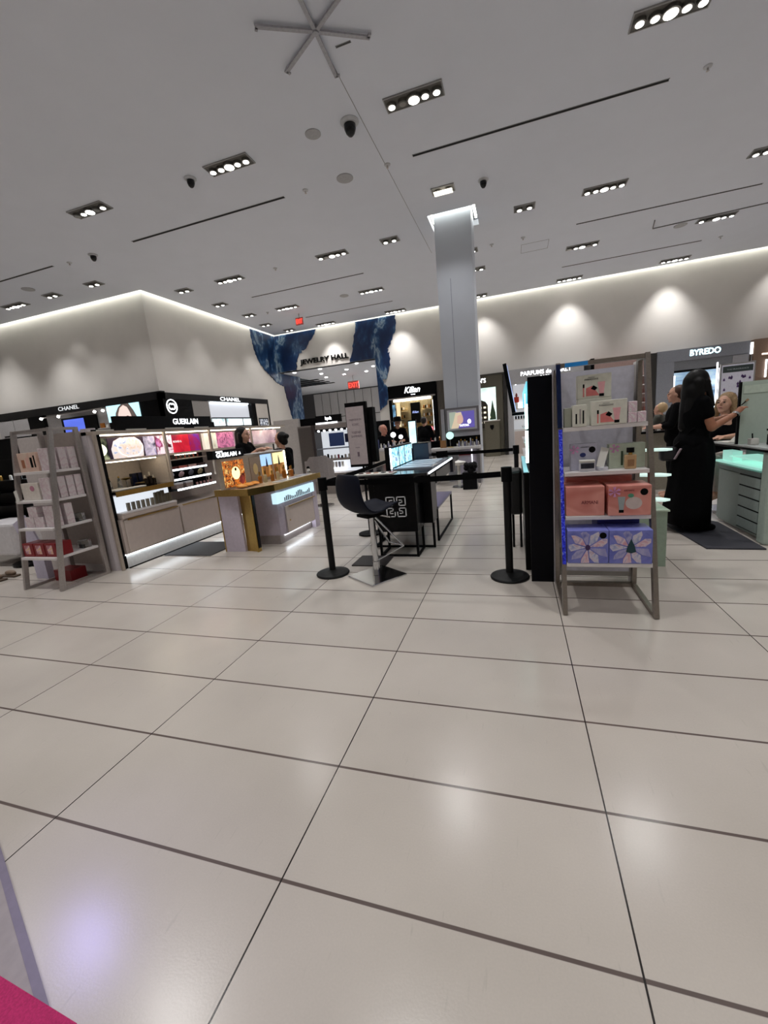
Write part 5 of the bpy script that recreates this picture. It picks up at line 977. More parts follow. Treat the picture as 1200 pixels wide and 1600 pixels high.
t = thing('dark_pilaster', 'dark pilaster behind the top of the right rack', 'pilaster', (3.6, YW, 0)); obj('panel', box(B(), 2.62, 4.45, YW-.35, YW-.002, 0, 3.1), mat('blush shelf back', c(176, 150, 144), .5), t); obj('dark_edge', box(B(), 4.46, 4.66, YW-.38, YW-.002, 0, 3.12), mat('charcoal post', c(48, 46, 44)), t)
for z in (1.2, 1.5, 1.8, 2.1, 2.4): obj('shelf', box(B(), 2.7, 4.4, YW-.6, YW-.351, z, z+.03), shelfw, t)
bm = B()
for z in (1.23, 1.53, 1.83, 2.13):
    for k in range(14): box(bm, 2.75+k*.118, 2.82+k*.118, YW-.5, YW-.42, z+.001, z+.14)
obj('bottle_rows', bm, mat('dusty rose glass', c(150, 90, 80), .3), t)
# Byredo
t = thing('grey_boutique', 'cool grey boutique with glowing BYREDO letters on the back wall', 'wall boutique', (6, YW, 0)); gb = mat('cool grey boutique', c(140, 143, 152), .5); yf = YW-.35
pbox('fascia', t, 4.68, 7.30, 2.76, 3.14, yf, YW-.002, gb); pbox('inner_header', t, 5.05, 7.30, 2.46, 2.758, yf+.03, YW-.002, mat('cool grey inner', c(128, 131, 138), .5)); pbox('left_jamb', t, 4.68, 5.2, 0, 2.758, yf+.001, YW-.002, gb); pbox('right_wall', t, 6.55, 7.30, 0, 2.458, yf+.02, YW-.002, gb)
pbox('dark_lintel', t, 5.2, 6.55, 2.40, 2.458, yf+.02, YW-.002, blackm); pbox('back_lit_wall', t, 5.2, 6.55, 0, 2.398, YW-.05, YW-.002, art('icy lit shelves', [c(80, 110, 140), c(150, 180, 205), c(205, 225, 238)], 2.2, .8, stretch=(.4, 1, 2))); pbox('lit_edge', t, 5.2, 5.25, .9, 2.3, yf+.02, yf+.05, lit); pbox('lit_edge', t, 6.50, 6.55, .9, 2.398, yf+.02, yf+.05, lit)
for z in (1.1, 1.45, 1.8): pbox('shelf', t, 5.26, 6.49, z, z+.02, YW-.25, YW-.06, shelfw)
lettering('BYREDO', 'S', (6.07, yf, 2.98), .86, .19, emi('byredo glow', (.55, .9, 1, 1), 5), t, bold=.02); pbox('vent_panel', t, 6.85, 7.27, 2.5, 2.74, yf+.01, yf+.029, mat('pale panel', c(160, 160, 166), .5)); pbox('tall_light', t, 7.31, 7.37, 2.72, 3.08, yf-.02, yf+.02, lit); pbox('tall_light_rail', t, 7.33, 7.35, 2.3, 2.719, yf-.02, yf, chrome)
# right-hand brown boutique
t = thing('brown_boutique', 'brown boutique with a glowing rounded frame at the right edge', 'wall boutique', (8.6, YW, 0)); bb = mat('brown boutique', c(126, 104, 88), .5)
pbox('wall_panel', t, 7.40, 10.2, 0, 3.16, yf, YW-.002, bb); pbox('glow_line', t, 7.62, 10, 2.66, 2.70, yf-.02, yf, emi('peach glow', (1, .8, .7, 1), 3)); pbox('lamp_tube', t, 7.72, 7.76, 1.95, 2.5, yf-.05, yf-.02, lit)
pbox('dark_picture', t, 7.9, 8.8, 1.5, 2.42, yf-.03, yf-.001, art('dark blue poster', [c(20, 24, 60), c(50, 56, 110), c(120, 120, 150)], 5, .5)); 
bm = B()
for a, b2 in (((7.85, 2.76), (8.6, 2.76)), ((8.6, 2.76), (8.6, 3.04)), ((8.6, 3.04), (7.85, 3.04)), ((7.85, 3.04), (7.85, 2.76))): bar(bm, (a[0], yf-.02, a[1]), (b2[0], yf-.02, b2[1]), .045)
obj('glow_frame', bm, emi('warm frame glow', (1, .88, .8, 1), 6), t)
# framed poster nearer than the back wall
t = thing('framed_poster', 'silver framed poster of small perfume bottles behind the seated woman', 'poster', (5.25, 13, 0)); yq = 13.0
obj('posts', box(B(), 4.95, 5.62, yq, yq+.05, 0, 1.2), mat('grey post', c(130, 130, 134), .5), t); obj('frame', box(B(), 4.93, 5.66, yq-.03, yq+.02, 1.2, 2.24, .005), chrome, t); obj('poster', box(B(), 4.965, 5.625, yq-.04, yq-.031, 1.24, 2.205), mat('poster pale lilac', c(196, 196, 210), .4), t)
obj('printed_header', box(B(), 4.985, 5.605, yq-.044, yq-.0401, 2.02, 2.17), mat('print dark green grey', c(44, 54, 54), .5), t); random.seed(5); bm = B()
for k in range(22):
    x = 5.02+random.random()*.54; z = 1.3+random.random()*.6; slab(bm, 'S', (x, yq-.04, z), rect(-.022, .022, 0, .045), .002); slab(bm, 'S', (x, yq-.04, z+.045), rect(-.009, .009, 0, .022), .002)
obj('printed_bottles', bm, mat('print plum', c(70, 46, 96)), t); lettering('THE FRAGRANCE COLLECTION'[:13], 'S', (5.29, yq-.044, 2.09), .45, .03, mat('print grey', c(160, 170, 172)), t, th=.001)
obj('side_lamp', box(B(), 4.86, 4.885, yq-.03, yq, 1.1, 2.30), lit, t)
# ================================================================ column display unit
t = thing('skincare_unit', 'grey skincare unit with a TATCHA screen against the column', 'display unit', (-1.2, 10.1, 0)); gu = mat('skincare grey', c(150, 150, 158), .5)
obj('screen_frame', box(B(), -1.58, -.80, 10.12, 10.28, 1.19, 1.76, .006), mat('screen frame grey', c(110, 108, 112), .4), t); obj('screen_mat', box(B(), -1.53, -.85, 10.10, 10.119, 1.24, 1.71), mat('silver frame', c(180, 180, 186), .4), t)
S0 = (-1.48, 10.10, 1.28); scr = obj('screen', box(B(), -1.48, -.90, 10.092, 10.099, 1.28, 1.66), emi('screen violet', (.10, .08, .32, 1), 1.0), t)
obj('screen_field', slab(B(), 'S', (S0[0], 10.092, S0[2]), [(0, 0), (.14, 0), (.17, .38), (0, .38)], .003), emi('screen sage', (.36, .42, .34, 1), .8), t)
obj('screen_hair', slab(B(), 'S', (S0[0], 10.092, S0[2]), [(.03, 0), (.10, .18), (.15, .36), (.28, .37), (.31, .26), (.24, .1), (.2, 0)], .005), emi('screen hair', (.62, .50, .36, 1), .9), t)
obj('screen_face', slab(B(), 'S', (S0[0], 10.092, S0[2]), [(.18, .12), (.19, .28), (.26, .31), (.31, .28), (.325, .20), (.31, .13), (.25, .09)], .008), emi('screen face', (.62, .40, .32, 1), .9), t)
lettering('TATCHA', 'S', (-1.14, 10.09, 1.34), .22, .05, lit, t); obj('screen_jar', slab(B(), 'S', (-1.02, 10.092, 1.42), ell(0, 0, .04, .05), .005), lit, t)
obj('apron', box(B(), -1.60, -.80, 10.14, 10.28, 1.09, 1.188), gu, t); obj('niche_back', box(B(), -1.60, -.80, 10.25, 10.28, .86, 1.088), blackm, t); obj('counter', box(B(), -1.95, -.78, 9.75, 10.28, .80, .855), mat('pale stone top', c(190, 188, 190), .3), t)
obj('side_panel', box(B(), -1.68, -1.60, 10.10, 10.28, .856, 1.75), gu, t); obj('front_panel', box(B(), -1.28, -.86, 9.85, 9.9, 0, .79), mat('lilac grey panel', c(150, 146, 160), .5), t); obj('right_leg', box(B(), -.85, -.79, 9.8, 10.25, 0, .79), mat('screen frame grey', c(110, 108, 112)), t); obj('red_rail', box(B(), -1.27, -1.0, 9.83, 9.849, .66, .69), mat('red rail', c(130, 30, 34), .4), t); obj('left_leg', box(B(), -1.93, -1.88, 9.8, 10.25, 0, .79), gu, t); obj('light_edge', box(B(), -.98, -.965, 9.835, 9.849, .2, .79), lit, t)
q = thing('round_mirror', 'round lit vanity mirror on the column unit', 'mirror', (-1.47, 9.95, .856)); obj('foot', lathe(B(), -1.47, 9.95, [(.001, .856), (.07, .86), (.06, .872), (.001, .875)]), brass, q); obj('stem', cyl(B(), (-1.47, 9.95, .87), (-1.47, 9.95, 1.05), .008), chrome, q)
obj('mirror_face', cyl(B(), (-1.47, 9.95, 1.13), (-1.465, 9.93, 1.132), .088, n=28), emi('mirror glow', (.6, .95, .88, 1), 1.0), q)
for k in range(12):
    x = -1.32+k*.045; h = [.10, .14, .17, .13, .16, .12, .10, .18, .15, .09, .2, .1][k]
    q = thing('serum_bottle', 'small pale skincare bottle on the column unit, %s from the left' % ORD[k], 'bottle', (x, 10.05, .856), group='skincare bottles on the column unit'); obj('glass_body', cyl(B(), (x, 10.05-.04*(k % 2), .856), (x, 10.05-.04*(k % 2), .856+h*.7), .018, n=10), [white, mat('frosted lilac', c(150, 150, 176), .2), steel][k % 3], q); obj('cap', cyl(B(), (x, 10.05-.04*(k % 2), .857+h*.7), (x, 10.05-.04*(k % 2), .856+h), .012, n=10), [gold, white][k % 2], q)
q = thing('brown_box', 'brown kraft box beside the round mirror', 'box', (-1.63, 9.95, .856)); obj('carton', box(B(), -1.70, -1.57, 9.9, 10.0, .856, 1.03), mat('kraft', c(140, 100, 60), .6), q)
q = thing('waste_bin', 'black bin overflowing with a dark liner in front of the column unit', 'bin', (-.85, 8.4, 0)); obj('bin', box(B(), -1.10, -.80, 8.9, 9.15, 0, .36), black, q); bm = B(); random.seed(3)
for k in range(16): sph(bm, (-.95+random.uniform(-.13, .12), 9.02+random.uniform(-.1, .1), .40+random.uniform(0, .12)), random.uniform(.04, .08), 8)
obj('liner', bm, blackm, q)
q = thing('white_stool', 'small white round stool in front of the column unit', 'stool', (-1.2, 9.2, 0)); obj('seat', lathe(B(), -1.22, 9.3, [(.001, .50), (.15, .50), (.16, .56), (.001, .60)], 24), white, q); obj('stem', cyl(B(), (-1.22, 9.3, .03), (-1.22, 9.3, .5), .035), white, q); obj('base', lathe(B(), -1.22, 9.3, [(.001, 0), (.16, 0), (.15, .03), (.001, .04)], 24), chrome, q)
# ================================================================ shaver/skincare gondola between counters (unreadable lit sign)
t = thing('beauty_gondola', 'lit taupe beauty gondola with a blue poster, left of the pale sign stand', 'gondola', (-4.1, 9.3, 0)); gy0 = 9.2
tg = mat('gondola taupe', c(126, 118, 114), .5)
obj('louvre_panel', box(B(), -5.02, -4.64, gy0, gy0+.1, 0, 1.66), tg, t); bm = B()
for k in range(40): box(bm, -5.0, -4.66, gy0-.012, gy0, .4+k*.031, .416+k*.031)
obj('louvres', bm, mat('louvre dark', c(92, 86, 82), .5), t); obj('left_frame', box(B(), -4.63, -4.56, gy0-.05, gy0+.5, 0, 1.66), mat('gondola dark', c(50, 42, 42), .5), t); obj('top_band', box(B(), -4.55, -3.5, gy0, gy0+.5, 1.55, 1.66), tg, t)
obj('sign_board', box(B(), -4.50, -3.85, gy0-.02, gy0+.03, 1.69, 1.86), blackm, t); obj('sign_shelf', box(B(), -5.3, -4.51, gy0+.3, gy0+.4, 1.66, 1.84), blackm, t); lettering('lepola', 'S', (-4.17, gy0-.02, 1.78), .16, .10, lit, t, bold=.02); obj('sign_lamp', box(B(), -4.50, -3.95, gy0-.04, gy0-.02, 1.665, 1.70), lit, t)
obj('back_panel', box(B(), -4.55, -3.5, gy0+.30, gy0+.34, .3, 1.54), emi('lit white back', (.86, .90, .96, 1), .7), t)
bm = B()
for k in range(7): cyl(bm, (-4.48+k*.15, gy0+.03, 1.515), (-4.48+k*.15, gy0+.02, 1.50), .03, n=10)
obj('spot_row', bm, lit, t); obj('dark_rail', box(B(), -4.55, -3.5, gy0+.04, gy0+.1, 1.49, 1.548), blackm, t)
obj('blue_poster', box(B(), -4.24, -3.86, gy0+.05, gy0+.07, 1.13, 1.44), mat('deep blue poster', c(40, 62, 112), .4), t); obj('blue_box', box(B(), -3.84, -3.72, gy0+.06, gy0+.12, 1.2, 1.40), navy, t); obj('shelf', box(B(), -4.55, -3.5, gy0-.02, gy0+.28, 1.07, 1.10), mat('silver tray', c(160, 170, 184)), t); obj('shelf', box(B(), -4.55, -3.5, gy0-.08, gy0+.28, .80, .84), tg, t); obj('lower_lit_shelf', box(B(), -4.5, -3.9, gy0-.02, gy0+.2, .58, .62), lit, t); obj('base', box(B(), -4.55, -3.5, gy0-.06, gy0+.5, 0, .5), tg, t)
random.seed(11)
for k in range(12):
    x = -4.48+k*.09; h = random.uniform(.05, .12); mm = [white, mat('berry red', c(120, 30, 50), .4), blackm, steel][k % 4]
    tag(obj('product_jar', lathe(B(), x, gy0+.02, [(.001, .841), (.025, .841), (.025, .841+h), (.001, .845+h)], 10), mm), 'small jar on the middle shelf of the beauty gondola, %s from the left' % ORD[k], 'jar', 'jars on the beauty gondola')
for k in range(7):
    x = -4.46+k*.08; tag(obj('product_carton', box(B(), x, x+.05, gy0+.02, gy0+.06, .621, .76), [white, steel, mat('compact grey', c(120, 120, 134))][k % 3]), 'small upright carton on the lowest beauty gondola shelf, %s from the left' % ORD[k], 'carton', 'cartons on the beauty gondola')
tag(obj('beige_partition', box(B(), -5.75, -5.06, 9.35, 9.45, 0, 1.86), mat('beige partition', c(182, 176, 172), .6)), 'plain beige partition panel behind the two women at the perfume counter', 'partition')
tag(obj('black_partition', box(B(), -3.65, -3.5, 9.9, 10.0, 0, 1.9), blackm), 'narrow black panel behind the left of the pale sign stand', 'partition')
tag(obj('black_partition', box(B(), -3.92, -3.42, 11.6, 11.7, 0, 1.66), blackm), 'black panel behind the right of the pale sign stand', 'partition')
# long counter with stools
t = thing('long_counter', 'long pale counter crowded with bottles in front of the man in the hat', 'counter', (-2.9, 9.4, 0)); obj('top', box(B(), -3.45, -2.36, 9.2, 9.9, .93, .97), mat('pale stone top', c(190, 188, 190)), t); obj('body', box(B(), -3.40, -2.42, 9.35, 9.85, 0, .929), mat('counter grey', c(160, 158, 160), .5), t); obj('dark_reveal', box(B(), -3.30, -2.9, 9.33, 9.349, .78, .84), blackm, t)
q = thing('blue_bag', 'shiny dark blue gift bag with white bow on the long counter', 'gift bag', (-3.15, 9.4, .97)); obj('bag_body', box(B(), -3.30, -3.05, 9.32, 9.42, .9705, 1.19, .01), mat('royal blue bag', c(24, 40, 110), .3), q); bm = B(); bar(bm, (-3.18, 9.31, 1.13), (-3.26, 9.31, 1.17), .03, .02); bar(bm, (-3.18, 9.31, 1.13), (-3.09, 9.31, 1.18), .03, .02); bar(bm, (-3.18, 9.31, 1.13), (-3.13, 9.31, 1.06), .02, .02); obj('bow', bm, white, q)
for i, (x, z) in enumerate(((-2.72, 1.27), (-2.54, 1.21))):
    q = thing('counter_mirror', 'round white lit mirror on the long counter, %s one' % ('left', 'right')[i], 'mirror', (x, 9.5, .97)); obj('foot', cyl(B(), (x, 9.5, .9705), (x, 9.5, .985), .06, n=20), white, q); obj('stem', cyl(B(), (x, 9.5, .985), (x, 9.5, z-.06), .008), chrome, q); obj('face', cyl(B(), (x, 9.5, z), (x+.005, 9.485, z), .062 if i == 0 else .05, n=20), emi('mirror white', (.95, .95, 1, 1), 2), q)
random.seed(9)
for k in range(10):
    x = -2.98+k*.055; h = random.uniform(.08, .18); q = thing('counter_bottle', 'small white bottle in the crowd on the long counter, %s from the left' % ORD[k], 'bottle', (x, 9.35, .97), group='white bottles on the long counter'); obj('glass_body', cyl(B(), (x, 9.33+.06*(k % 2), .9705), (x, 9.33+.06*(k % 2), .97+h*.75), .02, n=10), [white, mat('frosted lilac', c(150, 150, 176))][k % 2], q); obj('cap', cyl(B(), (x, 9.33+.06*(k % 2), .971+h*.75), (x, 9.33+.06*(k % 2), .97+h), .012, n=8), white, q)
q = thing('beige_chair', 'beige round-backed chair at the long counter', 'chair', (-2.7, 8.5, 0)); roundchair(q, -2.55, 8.3, -1.6, mat('beige seat', c(180, 172, 164), .5), .55, .98, .24)
q = thing('grey_chair', 'smaller grey rounded chair near the column unit', 'chair', (-1.95, 9.3, 0)); roundchair(q, -2.0, 9.1, -1.4, mat('grey plastic', c(150, 144, 144)), .5, .86, .2)
t = thing('dark_counter', 'dark counter with testers in front of the Kilian boutique', 'counter', (-2.5, 12.6, 0)); obj('body', box(B(), -2.95, -1.75, 12.4, 12.9, 0, .9), black, t); obj('top', box(B(), -2.98, -1.72, 12.37, 12.93, .901, .94), mat('black glass top', c(20, 20, 24)), t)
for k in range(8): tag(obj('tester_bottle', lathe(B(), -2.85+k*.14, 12.5, [(.001, .941), (.025, .941), (.025, 1.03), (.01, 1.05), (.01, 1.08), (.001, 1.085)], 10), [mat('red glass', c(190, 60, 44)), white, amber][k % 3]), 'small tester bottle on the dark counter below the gold boutique, %s from the left' % ORD[k], 'bottle', 'testers on the dark counter')
# ================================================================ right-hand makeup counter
t = thing('makeup_counter', 'grey green makeup counter with drawers and glowing teal shelves at the right edge', 'counter', (2.7, 5.4, 0))
sage = mat('sage laminate', c(150, 162, 156), .5, var=.02); CX = 2.245
obj('body', box(B(), CX+.02, 3.2, 4.86, 5.78, .03, .66), sage, t); obj('toe_kick', box(B(), CX+.06, 3.1, 4.90, 5.7, 0, .03), steel, t); obj('end_pillar', box(B(), CX-.02, 3.25, 4.72, 4.855, 0, .90, .02), mat('pale sage', c(176, 190, 180), .5), t)
obj('side_panel', box(B(), CX+.005, CX+.019, 5.30, 5.78, .05, .62), sage, t)
obj('drawer_recess', box(B(), CX+.001, CX+.0185, 4.87, 5.29, .06, .628), blackm, t)
obj('inner_back', box(B(), CX+.28, CX+.30, 4.88, 5.85, .721, .884), mat('dark sage', c(104, 116, 114), .5), t)
for k in range(5):
    d = obj('drawer', box(B(), CX-.006, CX+.012, 4.88, 5.28, .07+k*.112, .166+k*.112, .002), mat('drawer sage', c(158, 170, 166), .5), t)
obj('top_rail', box(B(), CX-.01, CX+.019, 4.88, 5.78, .632, .68), mat('dark sage', c(104, 116, 114), .5), t)
obj('lit_shelf', box(B(), CX-.02, 3.1, 4.88, 5.85, .70, .72), emi('mint shelf', (.50, 1, .86, 1), .5), t); obj('inner_shelf', box(B(), CX+.03, 3.1, 4.88, 5.6, .775, .785), emi('mint shelf soft', (.45, .9, .75, 1), .7), t); obj('inner_block', box(B(), CX+.03, CX+.12, 5.55, 5.78, .721, .83), emi('mint shelf', (.50, 1, .86, 1), .5), t)
obj('worktop', box(B(), CX-.03, 3.4, 4.70, 5.95, .905, .925, .003), mat('white worktop', c(200, 204, 204), .2), t); obj('worktop_edge', box(B(), CX-.034, 3.4, 4.69, 5.96, .885, .903), blackm, t)
obj('back_support', box(B(), 2.75, 3.3, 4.9, 6.0, .66, .885), blackm, t)
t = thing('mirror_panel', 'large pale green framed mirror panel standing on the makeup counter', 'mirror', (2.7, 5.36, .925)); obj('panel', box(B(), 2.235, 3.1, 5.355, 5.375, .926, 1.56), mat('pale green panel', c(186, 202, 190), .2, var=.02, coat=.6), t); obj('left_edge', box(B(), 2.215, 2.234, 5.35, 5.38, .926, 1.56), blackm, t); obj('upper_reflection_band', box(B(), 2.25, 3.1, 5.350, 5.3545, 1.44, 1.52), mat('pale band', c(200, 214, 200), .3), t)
q = thing('white_tub', 'square white tub on the makeup counter', 'tub', (2.3, 5.2, .926)); obj('tub', box(B(), 2.26, 2.33, 5.16, 5.23, .926, .99, .006), white, q); obj('brushes', cyl(B(), (2.29, 5.2, .991), (2.285, 5.2, 1.04), .006), blackm, q)
q = thing('black_tester_stand', 'black tester stand with a forked top on the makeup counter', 'tester stand', (2.42, 5.1, .926)); bm = B(); box(bm, 2.37, 2.44, 5.05, 5.12, .926, 1.03, .005); bar(bm, (2.40, 5.08, 1.03), (2.40, 5.08, 1.10), .03); bar(bm, (2.35, 5.08, 1.075), (2.46, 5.08, 1.07), .02); obj('stand', bm, blackm, q); obj('label', box(B(), 2.375, 2.41, 5.044, 5.049, .94, .96), white, q)
q = thing('clear_bottle', 'clear round bottle with pale cap at the right edge of the counter', 'bottle', (2.55, 5.05, .926)); obj('flask', lathe(B(), 2.50, 5.02, [(.001, .926), (.05, .926), (.055, 1.0), (.03, 1.06), (.001, 1.06)]), mat('grey blue glass', c(90, 96, 120), .1, trans=.4), q); obj('cap', sph(B(), (2.50, 5.02, 1.09), .03), mat('pale grey plastic', c(205, 205, 214)), q)
q = thing('black_case', 'black makeup case at the right edge of the counter', 'case', (2.6, 5.0, .926)); obj('case', box(B(), 2.45, 2.7, 4.86, 4.94, .926, .995, .006), black, q); obj('clasp', box(B(), 2.5, 2.52, 4.854, 4.859, .95, .96), chrome, q)
q = thing('white_card', 'folded white card on the near edge of the makeup counter', 'card', (2.25, 5.7, .926)); obj('card', box(B(), 2.225, 2.32, 5.56, 5.80, .926, .932), white, q); obj('flap', bar(B(), (2.30, 5.6, .935), (2.36, 5.6, 1.0), .2, .004, up=(1, 0, 0)), white, q)
tag(obj('floor_mat', prism(B(), [(1.73, 4.60), (2.19, 4.575), (2.215, 5.62), (1.92, 6.3), (1.62, 6.3)], .001, .014), mat('anti fatigue mat', c(50, 50, 58), .7, bump=.3, scale=120)), 'dark anti-fatigue floor mat in front of the sage drawer counter', 'floor mat')
# pale green cabinet and glass shelves just behind the rack
t = thing('sage_cabinet', 'low pale green cabinet with lit glass shelf ends just behind the right rack', 'cabinet', (1.0, 4.1, 0)); obj('body', box(B(), .92, 1.235, 4.08, 4.6, 0, .50), mat('pale green cabinet', c(150, 168, 150), .5), t); obj('top', box(B(), .92, 1.25, 4.07, 4.62, .501, .515), mat('pale green top', c(176, 190, 172), .4), t); obj('upright', box(B(), .92, 1.0, 4.3, 4.6, .516, 1.25), mat('pale green cabinet', c(150, 168, 150)), t); obj('dark_edge', box(B(), 1.236, 1.242, 4.3, 4.6, 0, .50), blackm, t)
for i, z in enumerate((.58, .80, 1.02)): obj('lit_shelf_end', prism(B(), [(1.0, 4.2), (1.22, 4.12), (1.275, 4.16), (1.22, 4.24), (1.0, 4.32)], z, z+.018), emi('icy shelf', (.75, 1, .92, 1), .7), t)
# counter behind the standing woman
t = thing('rear_counter', 'taupe counter with cosmetics behind the standing woman', 'counter', (2.4, 8.2, 0)); obj('body', box(B(), 1.9, 2.9, 8.0, 8.6, 0, .95), mat('rear counter taupe', c(150, 144, 130), .5), t); obj('top', box(B(), 1.86, 2.94, 7.95, 8.65, .951, .985), black, t)
random.seed(4)
for k in range(9):
    x = 1.98+k*.07; h = random.uniform(.05, .13); tag(obj('cosmetic_jar', lathe(B(), x, 8.05+.05*(k % 2), [(.001, .9855), (.026, .9855), (.022, .985+h), (.001, .99+h)], 10), [blackm, white, mat('brown jar', c(90, 66, 50), .4)][k % 3]), 'small cosmetic jar on the rear taupe counter, %s from the left' % ORD[k], 'jar', 'jars on the rear taupe counter')
q = thing('beige_bottle', 'tall beige bottle at the left end of the rear taupe counter', 'bottle', (1.95, 8.3, .986)); obj('glass_body', lathe(B(), 2.02, 8.25, [(.001, .9855), (.05, .9855), (.05, 1.2), (.02, 1.26), (.001, 1.26)]), mat('beige bottle', c(190, 170, 140), .4), q); obj('cap', cyl(B(), (2.02, 8.25, 1.261), (2.02, 8.25, 1.33), .024), white, q)
# ================================================================ people
def voxel(name, caps, ells, m2, par, vox=.008, sm=4):
    bm = B()
    for p, q, r0, r1 in caps:
        cyl(bm, p, q, r0, r1, n=14); sph(bm, p, r0, 12); sph(bm, q, r1, 12)
    for e in ells: sph(bm, e[0], e[1], 18, Euler(e[2]).to_matrix() if len(e) > 2 else None)
    me = bpy.data.meshes.new(name+'_raw'); bm.to_mesh(me); bm.free(); o = bpy.data.objects.new(name, me); COL.objects.link(o)
    md = o.modifiers.new('r', 'REMESH'); md.mode = 'VOXEL'; md.voxel_size = vox
    md = o.modifiers.new('s', 'SMOOTH'); md.factor = .5; md.iterations = sm
    dg = bpy.context.evaluated_depsgraph_get(); me2 = bpy.data.meshes.new_from_object(o.evaluated_get(dg)); me2.name = name
    for p in me2.polygons: p.use_smooth = True
    me2.materials.clear(); me2.materials.append(m2); bpy.data.objects.remove(o); bpy.data.meshes.remove(me)
    o = bpy.data.objects.new(name, me2); COL.objects.link(o); o.parent = par; return o
def hand(caps, ells, w, d, up=(0, 0, 1), s=1.0, curl=.5):
    """palm, four fingers and a thumb: w wrist, d pointing direction"""
    w = Vector(w); d = Vector(d).normalized(); u = Vector(up); side = d.cross(u).normalized(); n = side.cross(d)
    caps.append((w, w+d*.075*s, .022*s, .030*s))
    for i, (o, L) in enumerate(((-.030, .062), (-.010, .072), (.010, .068), (.029, .054))):
        a = w+d*.085*s+side*o*s; b = a+d*L*.5*s-n*.01*s*curl; e = b+(d*(1-curl*.6)-n*curl).normalized()*L*.5*s
        caps.append((a, b, .0092*s, .0085*s)); caps.append((b, e, .0085*s, .007*s))
    a = w+d*.03*s-side*.025*s; b = a+d*.035*s-side*.025*s-n*.008; caps.append((a, b, .012*s, .010*s)); caps.append((b, b+d*.03*s-n*.012*s, .010*s, .008*s))
def head(ells, caps, x, y, z, s=1.0, tilt=0):
    R = Matrix.Rotation(tilt, 3, 'Y'); q = lambda a, b, cc: tuple(Vector((x, y, z))+R @ Vector((a*s, b*s, cc*s)))
    ells += [(q(-.01, 0, .02), (.095*s, .076*s, .10*s), (0, tilt, 0)), (q(.03, 0, -.045), (.055*s, .058*s, .07*s), (0, tilt, 0)), (q(.096, 0, -.012), (.016*s, .012*s, .024*s)), (q(.085, 0, -.058), (.014*s, .024*s, .008*s)), (q(.068, 0, -.10), (.022*s, .026*s, .02*s)), (q(.072, 0, .022), (.02*s, .05*s, .014*s)),
             (q(-.005, .078, -.01), (.018*s, .010*s, .03*s)), (q(-.005, -.078, -.01), (.018*s, .010*s, .03*s)), (q(.055, .035, -.03), (.03*s, .026*s, .03*s)), (q(.055, -.035, -.03), (.03*s, .026*s, .03*s))]
    return q
def face(par, q, s=1.0, lip=c(150, 80, 74)):
    bm = B(); bm2 = B(); bm3 = B()
    for sd in (-1, 1): sph(bm, q(.088, .032*sd, .004), (.008*s, .013*s, .008*s), 10); bar(bm2, q(.094, .016*sd, .032), q(.086, .048*sd, .034), .006*s)
    obj('eyes', bm, mat('eye dark', c(40, 30, 26), .3), par); obj('eyebrows', bm2, hairb, par); obj('lips', sph(bm3, q(.097, 0, -.058), (.008*s, .022*s, .008*s), 10), mat('lips', lip, .4), par)
# --- standing artist with long black hair
t = thing('person', 'person standing in a long black skirt with very long black hair, holding a brush', 'person', (1.84, 5.36, 0), .12)
caps = []; ells = []
T0 = Matrix.Identity(4)
q = head(ells, caps, .03, 0, 1.585, 1.0, .15)
caps += [((-.01, 0, 1.40), (0, 0, 1.52), .055, .05), ((0, -.15, 1.385), (.06, -.20, 1.13), .052, .042), ((.06, -.20, 1.13), (.29, -.15, 1.245), .040, .027),
         ((0, .15, 1.385), (.06, .18, 1.13), .052, .042), ((.06, .18, 1.13), (.27, .10, 1.20), .040, .027),
         ((-.0, -.15, 1.385), (0, .15, 1.385), .055, .055), ((-.01, -.075, .92), (0, -.08, .50), .10, .065), ((0, -.08, .50), (-.02, -.08, .08), .06, .042), ((-.01, .075, .92), (.03, .08, .50), .10, .065), ((.03, .08, .50), (.0, .09, .08), .06, .042),
         ((-.03, -.08, .045), (.15, -.09, .035), .045, .032), ((-.02, .09, .045), (.16, .11, .035), .045, .032)]
ells += [((0, 0, 1.24), (.125, .165, .20)), ((0, 0, 1.06), (.11, .14, .16)), ((-.02, 0, .94), (.15, .18, .15))]
hand(caps, ells, (.29, -.15, 1.245), (.7, .25, .55), curl=.7); hand(caps, ells, (.27, .10, 1.20), (.9, -.1, .25), curl=.6)
body = voxel('body', caps, ells, skind, t)
voxel('shirt', [((0, -.145, 1.39), (.025, -.175, 1.27), .068, .066), ((0, .145, 1.39), (.035, .17, 1.22), .068, .066), ((0, -.13, 1.40), (0, .13, 1.40), .068, .068), ((-.0, 0, 1.43), (0, 0, 1.44), .072, .062)], [((0, 0, 1.25), (.145, .185, .22)), ((-.005, 0, 1.06), (.13, .165, .20)), ((-.02, 0, .97), (.165, .20, .14))], cloth, t, .012)
bm = B(); rings = []; nseg = 28
for z, rx, ry, ox in ((1.02, .135, .17, 0), (.95, .17, .205, -.01), (.80, .185, .22, -.01), (.5, .19, .235, -.03), (.25, .21, .26, -.05), (.10, .215, .265, -.055)):
    rings.append([bm.verts.new((ox+(rx+.012*math.sin(k*5*2*PI/nseg*1.4))*math.cos(2*PI*k/nseg), (ry+.012*math.sin(k*7*2*PI/nseg))*math.sin(2*PI*k/nseg), z)) for k in range(nseg)])
for a, b2 in zip(rings, rings[1:]):
    for k in range(nseg): bm.faces.new((a[k], a[(k+1) % nseg], b2[(k+1) % nseg], b2[k]))
bm.faces.new(rings[0]); bm.faces.new(rings[-1][::-1])
bm.transform(t.matrix_basis); obj('skirt', bm, cloth, t, smooth=True)
